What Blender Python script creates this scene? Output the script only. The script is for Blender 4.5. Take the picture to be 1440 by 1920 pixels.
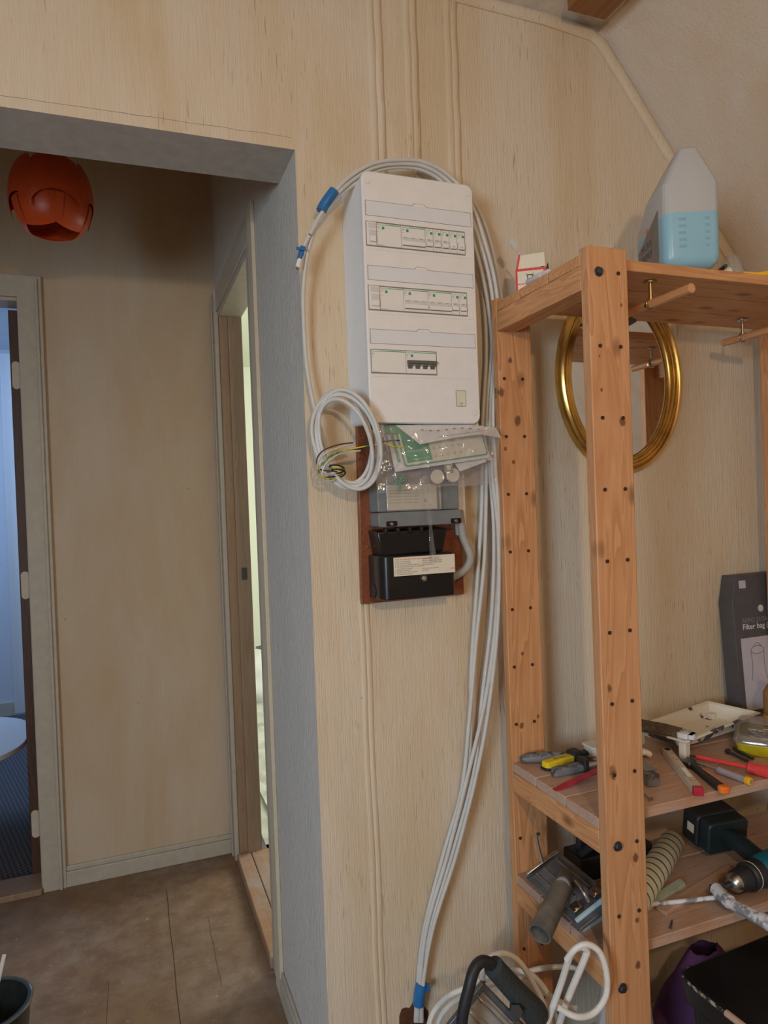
import bpy, bmesh, math, random
from mathutils import Vector, Matrix, noise
random.seed(7)
for o in list(bpy.data.objects): bpy.data.objects.remove(o)
S = bpy.context.scene
COL = S.collection
R_ = math.radians
# ---------------------------------------------------------------- camera
FPX, YAW, PITCH, ROLL = 1293.73, .35659, .0122, .03694
CAM = Vector((0, 0, 1.32))
fw = Vector((math.sin(YAW)*math.cos(PITCH), math.cos(YAW)*math.cos(PITCH), -math.sin(PITCH)))
rt = Vector((math.cos(YAW), -math.sin(YAW), 0)); dn = fw.cross(rt)
cr = math.cos(ROLL)*rt + math.sin(ROLL)*dn
cd = -math.sin(ROLL)*rt + math.cos(ROLL)*dn
cam = bpy.data.cameras.new('camera'); cam.sensor_fit = 'HORIZONTAL'; cam.sensor_width = 36
cam.lens = 36*FPX/1440; cam.clip_start = .01
co = bpy.data.objects.new('camera', cam); COL.objects.link(co)
co.matrix_world = Matrix(((cr.x, -cd.x, -fw.x, CAM.x), (cr.y, -cd.y, -fw.y, CAM.y), (cr.z, -cd.z, -fw.z, CAM.z), (0, 0, 0, 1)))
S.camera = co
# ---------------------------------------------------------------- world, lights, exposure
S.view_settings.view_transform = 'Standard'; S.view_settings.look = 'None'
S.view_settings.gamma = 1; S.view_settings.use_curve_mapping = False
S.view_settings.exposure = -0.24
w = bpy.data.worlds.new('world'); S.world = w; w.use_nodes = True
w.node_tree.nodes['Background'].inputs[0].default_value = (.55, .7, 1, 1)
w.node_tree.nodes['Background'].inputs[1].default_value = .6
def light(name, kind, loc, energy, col, size=.1, sizey=None, to=None, spread=180):
    l = bpy.data.lights.new(name, kind); l.energy = energy; l.color = col
    if kind == 'AREA':
        l.spread = math.radians(spread); l.shape = 'RECTANGLE'; l.size = size; l.size_y = sizey or size
    else: l.shadow_soft_size = size
    o = bpy.data.objects.new(name, l); COL.objects.link(o); o.location = loc
    if to: o.rotation_euler = (Vector(to)-Vector(loc)).to_track_quat('-Z', 'Y').to_euler()
    return o
light('room_lamp', 'POINT', (.16, -.55, 1.80), 33, (1, .71, .43), .03)
light('window_daylight', 'AREA', (-2.2, -1.0, 1.35), 42, (.66, .84, 1), 1.3, .9, to=(.75, 1.37, .55), spread=110)
light('left_room_daylight', 'AREA', (-1.6, 4.2, 1.9), 24, (.38, .60, 1), 1.2, 1.2, to=(-.3, 5.0, .6))
light('right_room_daylight', 'AREA', (2.4, 3.2, 1.9), 60, (1, .98, .86), 1.2, 1.2, to=(.6, 4.2, .8))

# ---------------------------------------------------------------- pixel helper: where a line of sight meets a real plane
def at(u, v, ax, val):
    ray = cr*((u-720)/FPX) + cd*((v-960)/FPX) + fw
    i = 'xyz'.index(ax)
    return CAM + ray*((val-CAM[i])/ray[i])

# ---------------------------------------------------------------- materials
class NT:
    def __init__(s, name):
        s.m = bpy.data.materials.new(name); s.m.use_nodes = True
        s.t = s.m.node_tree; s.b = s.t.nodes['Principled BSDF']
    def n(s, t, **k):
        x = s.t.nodes.new(t)
        for a, b in k.items():
            if a.startswith('i_'): x.inputs[a[2:].replace('_', ' ')].default_value = b
            else: setattr(x, a, b)
        return x
    def l(s, a, b): s.t.links.new(a, b)
    def coords(s, scale=(1, 1, 1), rot=(0, 0, 0), obj=False):
        mp = s.n('ShaderNodeMapping'); mp.inputs['Scale'].default_value = scale; mp.inputs['Rotation'].default_value = rot
        if obj: s.l(s.n('ShaderNodeTexCoord').outputs['Object'], mp.inputs[0])
        else: s.l(s.n('ShaderNodeNewGeometry').outputs['Position'], mp.inputs[0])
        return mp.outputs[0]
    def noise(s, vec, scale=1, detail=3, rough=.5, dist=0):
        x = s.n('ShaderNodeTexNoise', i_Scale=scale, i_Detail=detail, i_Roughness=rough, i_Distortion=dist)
        s.l(vec, x.inputs['Vector']); return x.outputs['Fac']
    def ramp(s, fac, stops):
        x = s.n('ShaderNodeValToRGB'); e = x.color_ramp.elements
        while len(e) < len(stops): e.new(.5)
        for k, (p, c) in zip(e, stops):
            k.position = p; k.color = (c, c, c, 1) if isinstance(c, (int, float)) else (*c, 1)
        s.l(fac, x.inputs[0]); return x.outputs[0]
    def mix(s, fac, a, b, mode='MIX'):
        x = s.n('ShaderNodeMix', data_type='RGBA', blend_type=mode)
        for i, v in ((0, fac), (6, a), (7, b)):
            if hasattr(v, 'links'): s.l(v, x.inputs[i])
            else: x.inputs[i].default_value = v if i == 0 else (*v, 1)
        return x.outputs[2]
    def bump(s, h, strength=.3, dist=.002, prev=None):
        x = s.n('ShaderNodeBump', i_Strength=strength, i_Distance=dist); s.l(h, x.inputs['Height'])
        if prev: s.l(prev, x.inputs['Normal'])
        s.l(x.outputs[0], s.b.inputs['Normal']); return x.outputs[0]
    def col(s, c):
        if hasattr(c, 'links'): s.l(c, s.b.inputs['Base Color'])
        else: s.b.inputs['Base Color'].default_value = (*c, 1)

def plain(name, c, rough=.5, metal=0, var=.12, vs=40, trans=0, alpha=1, ior=1.45, spec=.5, coat=0):
    m = NT(name); b = m.b
    if var:
        n = m.noise(m.coords(obj=True), vs, 4)
        d = tuple(x*(1-var) for x in c); h = tuple(min(1, x*(1+var*.6)) for x in c)
        m.col(m.ramp(n, [(.3, d), (.7, h)]))
    else: m.col(c)
    b.inputs['Roughness'].default_value = rough; b.inputs['Metallic'].default_value = metal
    b.inputs['Transmission Weight'].default_value = trans; b.inputs['Alpha'].default_value = alpha
    b.inputs['IOR'].default_value = ior; b.inputs['Specular IOR Level'].default_value = spec
    b.inputs['Coat Weight'].default_value = coat
    return m.m

def wallpaper(name, base, streak, rot=(0, 0, 0), bump=.35, blotch=None, dark=.6):
    m = NT(name)
    v = m.coords((150, 150, 9), rot)
    f = m.noise(v, 1, 4, .6)
    v2 = m.coords((420, 420, 30), rot)
    g = m.noise(v2, 1, 2)
    big = m.noise(m.coords((1.3, 1.3, .32)), 3.6, 5, .62, .6)
    c = m.mix(m.ramp(big, [(.38, 0), (.64, 1)]), base, blotch or tuple(x*y for x, y in zip(base, (.92, .84, .72))))
    thin = m.noise(m.coords((240, 240, 16), rot), 1, 2)
    sel = m.noise(m.coords((5, 5, 4)), 1, 2)
    mk = m.n('ShaderNodeMath', operation='MULTIPLY'); m.l(m.ramp(thin, [(.64, 0), (.70, 1)]), mk.inputs[0]); m.l(m.ramp(sel, [(.42, 0), (.6, dark)]), mk.inputs[1])
    c = m.mix(mk.outputs[0], c, streak)
    c = m.mix(m.ramp(f, [(.4, .0), (.75, .16)]), c, tuple(x*.72 for x in base))
    # small specks of dirt
    sp = m.n('ShaderNodeTexVoronoi', i_Scale=9.0); m.l(m.coords(), sp.inputs['Vector'])
    c = m.mix(m.ramp(sp.outputs['Distance'], [(.018, .75), (.03, 0)]), c, (.2, .12, .06))
    m.col(c); m.b.inputs['Roughness'].default_value = .75
    a = m.n('ShaderNodeMath', operation='ADD'); m.l(f, a.inputs[0]); m.l(g, a.inputs[1])
    m.bump(a.outputs[0], bump, .004)
    return m.m

def wood(name, axis, light_, dark_, knots=True, rough=.5, scale=1, dirt=None, spots=()):
    m = NT(name)
    sc = [26*scale]*3; sc['xyz'.index(axis)] = 1.5*scale
    v = m.coords(sc, obj=True)
    a = m.noise(v, 1, 3, .55, 1.2)
    w_ = m.n('ShaderNodeMath', operation='MULTIPLY', i_Value=7.0); m.l(a, w_.inputs[0]); w_.inputs[1].default_value = 7
    fr = m.n('ShaderNodeMath', operation='FRACT'); m.l(w_.outputs[0], fr.inputs[0])
    c = m.mix(m.ramp(fr.outputs[0], [(0, .1), (.75, .75), (.93, 1), (1, .1)]), light_, dark_)
    fine = m.noise(m.coords([x*9 for x in sc], obj=True), 1, 2)
    c = m.mix(m.ramp(fine, [(.35, .28), (.6, 0)]), c, dark_)
    if knots:
        ks = [13.0]*3; ks['xyz'.index(axis)] = 6.5
        vo = m.n('ShaderNodeTexVoronoi', i_Scale=1.0); m.l(m.coords(ks, obj=True), vo.inputs['Vector'])
        c = m.mix(m.ramp(vo.outputs['Distance'], [(.05, .85), (.11, .45), (.17, 0)]), c, (.16, .06, .025))
    if spots:
        tc = m.n('ShaderNodeTexCoord').outputs['Object']; wob = m.noise(m.coords((60, 60, 60), obj=True), 1, 3)
        for x, z, rad in spots:
            sub = m.n('ShaderNodeVectorMath', operation='SUBTRACT'); m.l(tc, sub.inputs[0]); sub.inputs[1].default_value = (x, 0, z)
            mu = m.n('ShaderNodeVectorMath', operation='MULTIPLY'); m.l(sub.outputs[0], mu.inputs[0]); mu.inputs[1].default_value = (1/rad, 0, .72/rad)
            le = m.n('ShaderNodeVectorMath', operation='LENGTH'); m.l(mu.outputs[0], le.inputs[0])
            ad = m.n('ShaderNodeMath', operation='ADD'); m.l(le.outputs['Value'], ad.inputs[0]); m.l(wob, ad.inputs[1])
            c = m.mix(m.ramp(ad.outputs[0], [(.0, .9), (.75, .85), (.93, .45), (1.0, 0)]), c, (.13, .05, .022))
    if dirt:
        dn_ = m.noise(m.coords(obj=True), 7, 5, .65)
        c = m.mix(m.ramp(dn_, [(.38, .75), (.62, 0.1)]), c, dirt)
    m.col(c); m.b.inputs['Roughness'].default_value = rough
    m.bump(fine, .12, .001)
    return m.m

PL, PD = (.70, .37, .175), (.50, .225, .09)
M = dict(
    wall=wallpaper('wall_paper', (.70, .605, .475), (.34, .22, .13)),
    wallr=wallpaper('wall_paper_coarse', (.66, .63, .57), (.76, .73, .67), bump=.9, dark=.5, blotch=(.62, .60, .56)),
    slope=wallpaper('wall_paper_slope', (.72, .65, .57), (.60, .50, .42), rot=(0, R_(-39), 0), bump=.3, dark=.35),
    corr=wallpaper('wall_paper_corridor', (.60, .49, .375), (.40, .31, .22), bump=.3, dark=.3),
    inner=wallpaper('wall_paper_shelf', (.72, .64, .53), (.45, .37, .29)),
    soffit=plain('lintel_paint', (.52, .50, .47), .6), ceil=plain('ceiling_paint', (.7, .66, .6), .8),
    trim=plain('trim_paint', (.50, .455, .375), .45, var=.08), cream=plain('cream_paint', (.62, .55, .42), .45, var=.06),
    px=wood('pine_x', 'x', PL, PD), py=wood('pine_y', 'y', PL, PD), pz=wood('pine_z', 'z', PL, PD),
    pxd=wood('pine_dirty', 'x', (.60, .36, .22), (.40, .20, .10), dirt=(.47, .37, .33)),
    darkwood=wood('dark_door_wood', 'z', (.10, .042, .022), (.06, .022, .012), False),
    jambwood=wood('jamb_wood', 'z', (.36, .25, .16), (.28, .18, .11), False),
    board=wood('meter_board_wood', 'z', (.27, .085, .035), (.17, .05, .022), False, .35),
    white=plain('white_plastic', (.80, .79, .78), .35, var=.03), white2=plain('white_enclosure', (.72, .74, .76), .4, var=.03),
    face=plain('module_face', (.78, .77, .74), .4, var=.02), line=plain('shadow_gap', (.22, .21, .19), .7, var=0),
    lightgrey=plain('light_grey_plastic', (.62, .62, .62), .4, var=.03),
    green=plain('print_green', (.03, .33, .16), .5, var=0), ink=plain('print_ink', (.09, .09, .1), .6, var=0), red=plain('print_red', (.55, .04, .03), .5, var=0),
    dgrey=plain('dark_grey_toggle', (.12, .12, .11), .45), grey=plain('meter_grey', (.19, .205, .215), .45, var=.1), black=plain('bakelite_black', (.012, .012, .013), .28, var=.2),
    cable=plain('cable_grey', (.60, .60, .58), .42, var=.06), cablew=plain('cable_white', (.72, .70, .66), .42, var=.1), pipe=plain('cable_dark_grey', (.36, .345, .31), .5),
    btape=plain('blue_tape', (.02, .16, .42), .4), paper=plain('paper_white', (.80, .79, .79), .6, var=.04), sticker=plain('sticker_cream', (.74, .69, .56), .45, var=.04),
    steel=plain('steel', (.55, .55, .54), .3, 1), dsteel=plain('dark_steel', (.09, .10, .12), .35, .8), brass=plain('brass', (.42, .30, .14), .35, 1),
    gold=plain('gilded_frame', (.70, .45, .13), .27, 1, var=.4, vs=14), hole=plain('drill_hole', (.05, .022, .01), .9, var=0), mirror=plain('mirror_glass', (.86, .87, .86), .02, 1, var=0),
    orange=plain('shade_orange', (.60, .075, .012), .38, var=.05), seam=plain('floor_seam', (.07, .05, .045), .9, var=0),
    yellow=plain('yellow_plastic', (.80, .62, .02), .4), dyellow=plain('amber_yellow', (.85, .48, .01), .4), rubber=plain('black_rubber', (.02, .021, .024), .5), foam=plain('foam_grip', (.035, .042, .045), .9, var=.3, vs=200),
    redp=plain('red_paint', (.42, .02, .05), .4, var=.3), redh=plain('red_handle', (.72, .06, .06), .35), org=plain('orange_plastic', (.85, .20, .02), .4),
    paintwood=wood('rule_wood', 'x', (.62, .52, .40), (.52, .41, .30), False), drill=plain('drill_body', (.012, .022, .024), .45), teal=plain('drill_teal', (.01, .12, .17), .4),
    bristle=plain('bristles', (.16, .115, .075), .9, var=.6, vs=300), kraft=plain('bottle_brown', (.30, .15, .05), .5), cardgrey=plain('carton_grey', (.085, .08, .085), .5), lav=plain('carton_picture', (.50, .47, .52), .5, var=.05),
    purple=plain('purple_cloth', (.10, .035, .11), .85, var=.4, vs=8), blackcrate=plain('crate_black', (.010, .012, .014), .35, var=.4, vs=12),
    bwall=plain('left_room_paint', (.60, .64, .70), .8, var=.03), cyanp=plain('light_blue_plastic', (.45, .62, .70), .4), mint=plain('mint_strip', (.50, .60, .50), .6, var=.2), rwall=plain('right_room_paint', (.74, .77, .66), .8, var=.02), bright=plain('shell_white', (.80, .82, .84), .3, var=0),
    sanderg=plain('sander_grey', (.13, .14, .16), .38, .35, var=.35, vs=25), tubeg=plain('dusty_grey_tube', (.17, .16, .145), .6, var=.45, vs=30),
)
def floor_mat():
    m = NT('dusty_floor'); v = m.coords()
    big = m.noise(v, 3.0, 5, .6, .5); mid = m.noise(v, 14, 6, .7)
    c = m.mix(m.ramp(big, [(.35, 0), (.65, 1)]), (.25, .150, .080), (.30, .22, .175))
    c = m.mix(m.ramp(mid, [(.40, .7), (.60, 0)]), c, (.17, .105, .065))
    fl = m.noise(v, 55, 3, .6); c = m.mix(m.ramp(fl, [(.66, 0), (.74, .6)]), c, (.55, .48, .42))
    m.col(c); m.b.inputs['Roughness'].default_value = .6; m.bump(mid, .15, .003); return m.m
def carpet_mat():
    m = NT('ribbed_carpet'); v = m.coords((90, 55, 1), (0, 0, R_(20)))
    ch = m.n('ShaderNodeTexChecker', i_Scale=1.0); m.l(v, ch.inputs[0])
    m.col(m.mix(ch.outputs['Fac'], (.06, .06, .07), (.13, .13, .14))); m.b.inputs['Roughness'].default_value = .95; return m.m
def clear_mat(name, tint, gl=.12, wr=True):
    m = NT(name); t = m.t; out = t.nodes['Material Output']
    tr = m.n('ShaderNodeBsdfTransparent'); tr.inputs[0].default_value = (*tint, 1)
    g = m.n('ShaderNodeBsdfGlossy'); g.inputs['Roughness'].default_value = .12; g.inputs[0].default_value = (.9, .9, .92, 1)
    d = m.n('ShaderNodeBsdfDiffuse'); d.inputs[0].default_value = (.7, .7, .72, 1)
    mx = m.n('ShaderNodeMixShader'); mx.inputs[0].default_value = gl; m.l(tr.outputs[0], mx.inputs[1]); m.l(g.outputs[0], mx.inputs[2])
    m2 = m.n('ShaderNodeMixShader'); m2.inputs[0].default_value = .14; m.l(mx.outputs[0], m2.inputs[1]); m.l(d.outputs[0], m2.inputs[2])
    m.l(m2.outputs[0], out.inputs[0])
    if wr:
        b = m.n('ShaderNodeBump', i_Strength=.9, i_Distance=.006); m.l(m.noise(m.coords(obj=True), 45, 3), b.inputs['Height']); m.l(b.outputs[0], g.inputs['Normal'])
    return m.m
def tray_mat():
    m = NT('painted_tray'); v = m.coords(obj=True)
    a = m.noise(v, 16, 5, .6); c = m.mix(m.ramp(a, [(.56, 0), (.59, 1)]), (.74, .70, .60), (.07, .07, .08))
    m.col(c); m.b.inputs['Roughness'].default_value = .45; return m.m
def smear_mat(name, a_, b_, sc):
    m = NT(name); v = m.coords(obj=True); a = m.noise(v, sc, 5, .65)
    m.col(m.mix(m.ramp(a, [(.44, 0), (.52, 1)]), a_, b_)); m.b.inputs['Roughness'].default_value = .5; return m.m
def roller_mat():
    m = NT('roller_fleece'); wv = m.n('ShaderNodeTexWave', wave_type='BANDS', bands_direction='X', i_Scale=13.0, i_Distortion=1.2, i_Detail=2.0)
    m.l(m.coords(obj=True), wv.inputs[0])
    wv2 = m.ramp(wv.outputs['Fac'], [(.86, 0), (.93, 1)])
    m.col(m.mix(wv2, (.72, .69, .58), (.02, .16, .16))); m.b.inputs['Roughness'].default_value = .95
    m.bump(m.noise(m.coords(obj=True), 400, 2), .5, .003); return m.m
def jug_mat():
    # milky wall of the jug with blue washer fluid standing up to its own level
    m = NT('jug_plastic'); m.col((.66, .68, .70)); m.b.inputs['Roughness'].default_value = .35
    m.b.inputs['Transmission Weight'].default_value = .35; m.b.inputs['Subsurface Weight'].default_value = .0
    return m.m
M.update(floor=floor_mat(), carpet=carpet_mat(), bag=clear_mat('bag_film', (.93, .93, .93)), clear=clear_mat('clear_plastic', (.9, .9, .88), .15, False),
         tray=tray_mat(), roller=roller_mat(), jug=jug_mat(), smear=smear_mat('paint_smeared_metal', (.25, .26, .28), (.72, .73, .76), 30),
         fluid=plain('blue_fluid_band', (.27, .50, .63), .3, var=.03), plasticsheet=plain('dust_sheet', (.55, .56, .50), .25, var=.35, vs=8),
         rubbed=smear_mat('dusty_rubber', (.05, .055, .065), (.18, .19, .21), 40))

# ---------------------------------------------------------------- mesh helpers
def BM(): return bmesh.new()
def box(bm, x0, x1, y0, y1, z0, z1, mt=None):
    vs = [bm.verts.new((x, y, z)) for z in (z0, z1) for y in (y0, y1) for x in (x0, x1)]
    for f in ((0, 2, 3, 1), (4, 5, 7, 6), (0, 1, 5, 4), (2, 6, 7, 3), (0, 4, 6, 2), (1, 3, 7, 5)): bm.faces.new([vs[i] for i in f])
    if mt is not None: bmesh.ops.transform(bm, matrix=mt, verts=vs)
    return bm
def prism(bm, poly, z0, z1, mt=None, top=None):
    """poly in xy, extruded along z; top = other outline for a tapering prism"""
    a = [bm.verts.new((x, y, z0)) for x, y in poly]; b = [bm.verts.new((x, y, z1)) for x, y in (top or poly)]
    n = len(poly); fs = [bm.faces.new(a[::-1]), bm.faces.new(b)]
    for i in range(n): fs.append(bm.faces.new((a[i], a[(i+1) % n], b[(i+1) % n], b[i])))
    bmesh.ops.recalc_face_normals(bm, faces=fs)
    if mt is not None: bmesh.ops.transform(bm, matrix=mt, verts=a+b)
    return bm
def rrect(x0, x1, y0, y1, r, n=5):
    p = []
    for cx, cy, a0 in ((x1-r, y0+r, -90), (x1-r, y1-r, 0), (x0+r, y1-r, 90), (x0+r, y0+r, 180)):
        for i in range(n+1):
            a = R_(a0+90*i/n); p.append((cx+r*math.cos(a), cy+r*math.sin(a)))
    return p
def circ(cx, cy, r, n=20, ry=None): return [(cx+r*math.cos(2*math.pi*i/n), cy+(ry or r)*math.sin(2*math.pi*i/n)) for i in range(n)]
def tube(bm, pts, r, seg=10, closed=False, cap=True):
    pts = [Vector(p) for p in pts]; n = len(pts); rs = r if isinstance(r, (list, tuple)) else [r]*n
    rings = []; up = None
    for i, p in enumerate(pts):
        if closed: t = pts[(i+1) % n]-pts[i-1]
        else: t = pts[min(i+1, n-1)]-pts[max(i-1, 0)]
        if t.length < 1e-9: t = Vector((0, 0, 1))
        t.normalize()
        if up is None: up = t.orthogonal().normalized()
        up = (up - t*up.dot(t))
        up = up.normalized() if up.length > 1e-6 else t.orthogonal().normalized()
        s = t.cross(up)
        rings.append([bm.verts.new(p+rs[i]*(math.cos(2*math.pi*k/seg)*up+math.sin(2*math.pi*k/seg)*s)) for k in range(seg)])
    for i in range(n if closed else n-1):
        a, b = rings[i], rings[(i+1) % n]
        for k in range(seg): bm.faces.new((a[k], a[(k+1) % seg], b[(k+1) % seg], b[k]))
    if cap and not closed: bm.faces.new(rings[0][::-1]); bm.faces.new(rings[-1])
    return bm
def lathe(bm, prof, seg=24, mt=None):
    rings = []; vs = []
    for r, z in prof:
        ring = [bm.verts.new((max(r, 1e-5)*math.cos(2*math.pi*k/seg), max(r, 1e-5)*math.sin(2*math.pi*k/seg), z)) for k in range(seg)]
        rings.append(ring); vs += ring
    for a, b in zip(rings, rings[1:]):
        for k in range(seg): bm.faces.new((a[k], a[(k+1) % seg], b[(k+1) % seg], b[k]))
    bm.faces.new(rings[0][::-1]); bm.faces.new(rings[-1])
    if mt is not None: bmesh.ops.transform(bm, matrix=mt, verts=vs)
    return bm
def sheet(bm, fn, nu, nv, thick=0):
    g = [[bm.verts.new(fn(i/nu, j/nv)) for i in range(nu+1)] for j in range(nv+1)]
    fs = [bm.faces.new((g[j][i], g[j][i+1], g[j+1][i+1], g[j+1][i])) for j in range(nv) for i in range(nu)]
    if thick:
        bmesh.ops.recalc_face_normals(bm, faces=fs)
        bmesh.ops.solidify(bm, geom=fs, thickness=thick)
    return bm
def spline(pts, n=8, closed=False):
    P = [Vector(p) for p in pts]; out = []; m = len(P)
    for i in range(m if closed else m-1):
        if closed: a, b, c, d = P[i-1], P[i], P[(i+1) % m], P[(i+2) % m]
        else: a, b, c, d = P[max(i-1, 0)], P[i], P[i+1], P[min(i+2, m-1)]
        for k in range(n):
            t = k/n
            out.append(.5*((2*b)+(c-a)*t+(2*a-5*b+4*c-d)*t*t+(3*b-a-3*c+d)*t**3))
    if not closed: out.append(P[-1])
    return out
def along(p0, p1):
    """matrix: local z from p0 to p1"""
    p0, p1 = Vector(p0), Vector(p1)
    return Matrix.Translation(p0) @ (p1-p0).to_track_quat('Z', 'Y').to_matrix().to_4x4()
def cyl(bm, p0, p1, r, r1=None, seg=16):
    L = (Vector(p1)-Vector(p0)).length
    return lathe(bm, [(r, 0), (r if r1 is None else r1, L)], seg, along(p0, p1))
def text(bm, s, size, x, y, z=0, mt=None, align='LEFT'):
    c = bpy.data.curves.new('t', 'FONT'); c.body = s; c.size = size; c.align_x = align; c.extrude = .00008; c.resolution_u = 2
    o = bpy.data.objects.new('t', c); COL.objects.link(o)
    bpy.context.view_layer.update()
    me = bpy.data.meshes.new_from_object(o.evaluated_get(bpy.context.evaluated_depsgraph_get()))
    me.transform((mt or Matrix()) @ Matrix.Translation((x, y, z)))
    bm.from_mesh(me); bpy.data.objects.remove(o); bpy.data.curves.remove(c); bpy.data.meshes.remove(me)
    return bm
def obj(name, bm, mat, parent=None, bev=0, label=None, world=False, ang=35, sub=0):
    if world and parent is not None:
        top = parent
        while top.name not in WM: top = top.parent
        bmesh.ops.transform(bm, matrix=WM[top.name].inverted(), verts=bm.verts)
    me = bpy.data.meshes.new(name); bm.to_mesh(me); bm.free()
    me.shade_smooth(); me.set_sharp_from_angle(angle=R_(ang))
    me.materials.append(M[mat] if isinstance(mat, str) else mat)
    o = bpy.data.objects.new(name, me); COL.objects.link(o)
    if parent is not None: o.parent = parent
    if bev:
        b = o.modifiers.new('bevel', 'BEVEL'); b.width = bev; b.segments = 2; b.limit_method = 'ANGLE'; b.angle_limit = R_(40)
    if sub: sm = o.modifiers.new('subdivision', 'SUBSURF'); sm.levels = sub; sm.render_levels = sub
    if label: o['label'] = label
    return o
WM = {}
def thing(name, label, cat, loc=(0, 0, 0), rot=(0, 0, 0), group=None, mt=None):
    o = bpy.data.objects.new(name, None); COL.objects.link(o); o.empty_display_size = .02
    if mt is None: mt = Matrix.Translation(loc) @ Matrix.Rotation(rot[2], 4, 'Z') @ Matrix.Rotation(rot[1], 4, 'Y') @ Matrix.Rotation(rot[0], 4, 'X')
    o.matrix_world = mt; WM[o.name] = mt
    o['label'] = label; o['category'] = cat
    if group: o['group'] = group
    return o
def tag(o, label, cat, group=None):
    o['label'] = label; o['category'] = cat
    if group: o['group'] = group
    return o
def struct(name, bm, mat, bev=0, parent=None):
    o = obj(name, bm, mat, parent, bev)
    if parent is None: o['kind'] = 'structure'
    return o
WALLROT = (math.pi/2, 0, 0)   # local x right, y up, z out of the wall towards the room
def lay(p0, p1, z, roll=0):
    """frame on a shelf: local x from p0 to p1, z up"""
    a, b = Vector(p0), Vector(p1); a.z = b.z = z
    return Matrix.Translation(a) @ Matrix.Rotation(math.atan2(b.y-a.y, b.x-a.x), 4, 'Z') @ Matrix.Rotation(roll, 4, 'X'), (b-a).length

# ================================================================ SETTING
YW, XC, YI, YB = 1.37, .347, 1.523, 2.70
ZL, ZC = 2.042, 2.44
XZ = Matrix.Rotation(math.pi/2, 4, 'X')     # xy outline -> xz, z -> -y
struct('floor', box(BM(), -2.3, 2.1, -2.1, YB, -.05, 0), 'floor')
bm = BM(); prism(bm, [(-2.3, ZL), (XC, ZL), (XC, 0), (2.1, 0), (2.1, 1.2), (1.105, ZC), (-2.3, ZC)], -YI, -YW, XZ)
front = struct('wall_front', bm, 'wall')
M['wall_slots'] = None
# coarser paper on the reveal, grey of its shade put into the colour, and painted underside of the lintel
me = front.data; me.materials.append(M['wallr']); me.materials.append(M['soffit'])
for p in me.polygons:
    if p.normal.x < -.9 and p.center.z < ZL: p.material_index = 1
    if p.normal.z < -.9 and abs(p.center.z-ZL) < .01: p.material_index = 2
bm = BM(); ZH = 2.90; box(bm, XC, .43, YI, 1.955, 0, ZH); box(bm, XC, .43, 1.955, 2.63, 2.055, ZH); box(bm, XC, .43, 2.63, YB, 0, ZH)
struct('wall_corridor_right', bm, 'wallr')
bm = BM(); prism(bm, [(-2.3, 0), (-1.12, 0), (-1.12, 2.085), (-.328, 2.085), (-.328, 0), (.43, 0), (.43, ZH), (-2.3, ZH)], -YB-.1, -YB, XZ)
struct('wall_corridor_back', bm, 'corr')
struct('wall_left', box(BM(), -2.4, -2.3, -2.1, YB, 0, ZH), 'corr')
struct('ceiling', box(BM(), -2.4, 1.12, -2.2, YI, ZC, ZC+.05), 'ceil')
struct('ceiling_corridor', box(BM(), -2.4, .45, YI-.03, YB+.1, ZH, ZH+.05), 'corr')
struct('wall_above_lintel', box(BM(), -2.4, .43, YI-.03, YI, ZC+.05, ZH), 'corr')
bm = BM(); prism(bm, [(1.105, ZC), (2.1, 1.205), (2.16, 1.24), (1.165, ZC+.04)], -YW, 2.2, XZ); struct('ceiling_slope', bm, 'slope')
struct('wall_right', box(BM(), 2.1, 2.16, -2.1, YW, 0, 1.22), 'inner')
bm = BM(); prism(bm, [(-2.3, 0), (2.1, 0), (2.1, 1.2), (1.105, ZC), (-2.3, ZC)], 2.1, 2.2, XZ); struct('wall_back', bm, 'inner')
# window behind the viewer that lets the daylight in
bm = BM()
for a in ((-1.8, -.2, .82, .87), (-1.8, -.2, 1.9, 1.95), (-1.8, -1.75, .82, 1.95), (-.25, -.2, .82, 1.95), (-1.02, -.98, .87, 1.9)): box(bm, -2.3, -2.27, a[0], a[1], a[2], a[3])
struct('window_1', bm, 'trim')
# baseboards and casings
def moulding(bm, x0, x1, y0, y1, z0, z1): box(bm, x0, x1, y0, y1, z0, z1)
bm = BM(); box(bm, -.255, XC, YB-.014, YB, 0, .055); box(bm, -.255, XC, YB-.009, YB, .055, .074)
struct('baseboard_corridor_back', bm, 'trim', .003)
bm = BM(); box(bm, XC-.012, XC, YW+.01, 1.830, 0, .06); box(bm, XC-.008, XC, YW+.01, 1.830, .06, .075)
struct('baseboard_corridor_right', bm, 'trim', .003)
bm = BM(); box(bm, XC+.002, 2.1, YW-.012, YW, 0, .065); struct('baseboard_front', bm, 'cream', .003)
# left door: casing, lining and the open dark leaf
bm = BM(); prism(bm, [(-.328, 0), (-.250, 0), (-.250, 2.16), (-1.2, 2.16), (-1.2, 0), (-1.12, 0), (-1.12, 2.085), (-.328, 2.085)], -YB, -YB+.016, XZ)
box(bm, -.272, -.262, YB-.024, YB-.014, 0, 2.15)
for s in ((-.331, -.318, 0, 2.085), (-1.13, -1.12, 0, 2.085), (-1.12, -.33, 2.072, 2.085)): box(bm, s[0], s[1], YB-.004, YB+.1, s[2], s[3])
struct('door_1', bm, 'trim', .002)
leaf = thing('door_leaf', 'dark brown wooden door standing open into the blue-lit room', 'door', (-.335, 2.80, .012))
obj('panel', box(BM(), -.038, 0, 0, .74, 0, 2.055), 'darkwood', leaf, .002)
for z in (.19, 1.06, 1.82):
    bm = BM(); prism(bm, rrect(-.033, -.006, -.05, .05, .013), 0, .003, Matrix.Translation((0, 0, z)) @ XZ); obj('hinge_plate', bm, 'cream', leaf, label='pale oval hinge plate')
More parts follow.
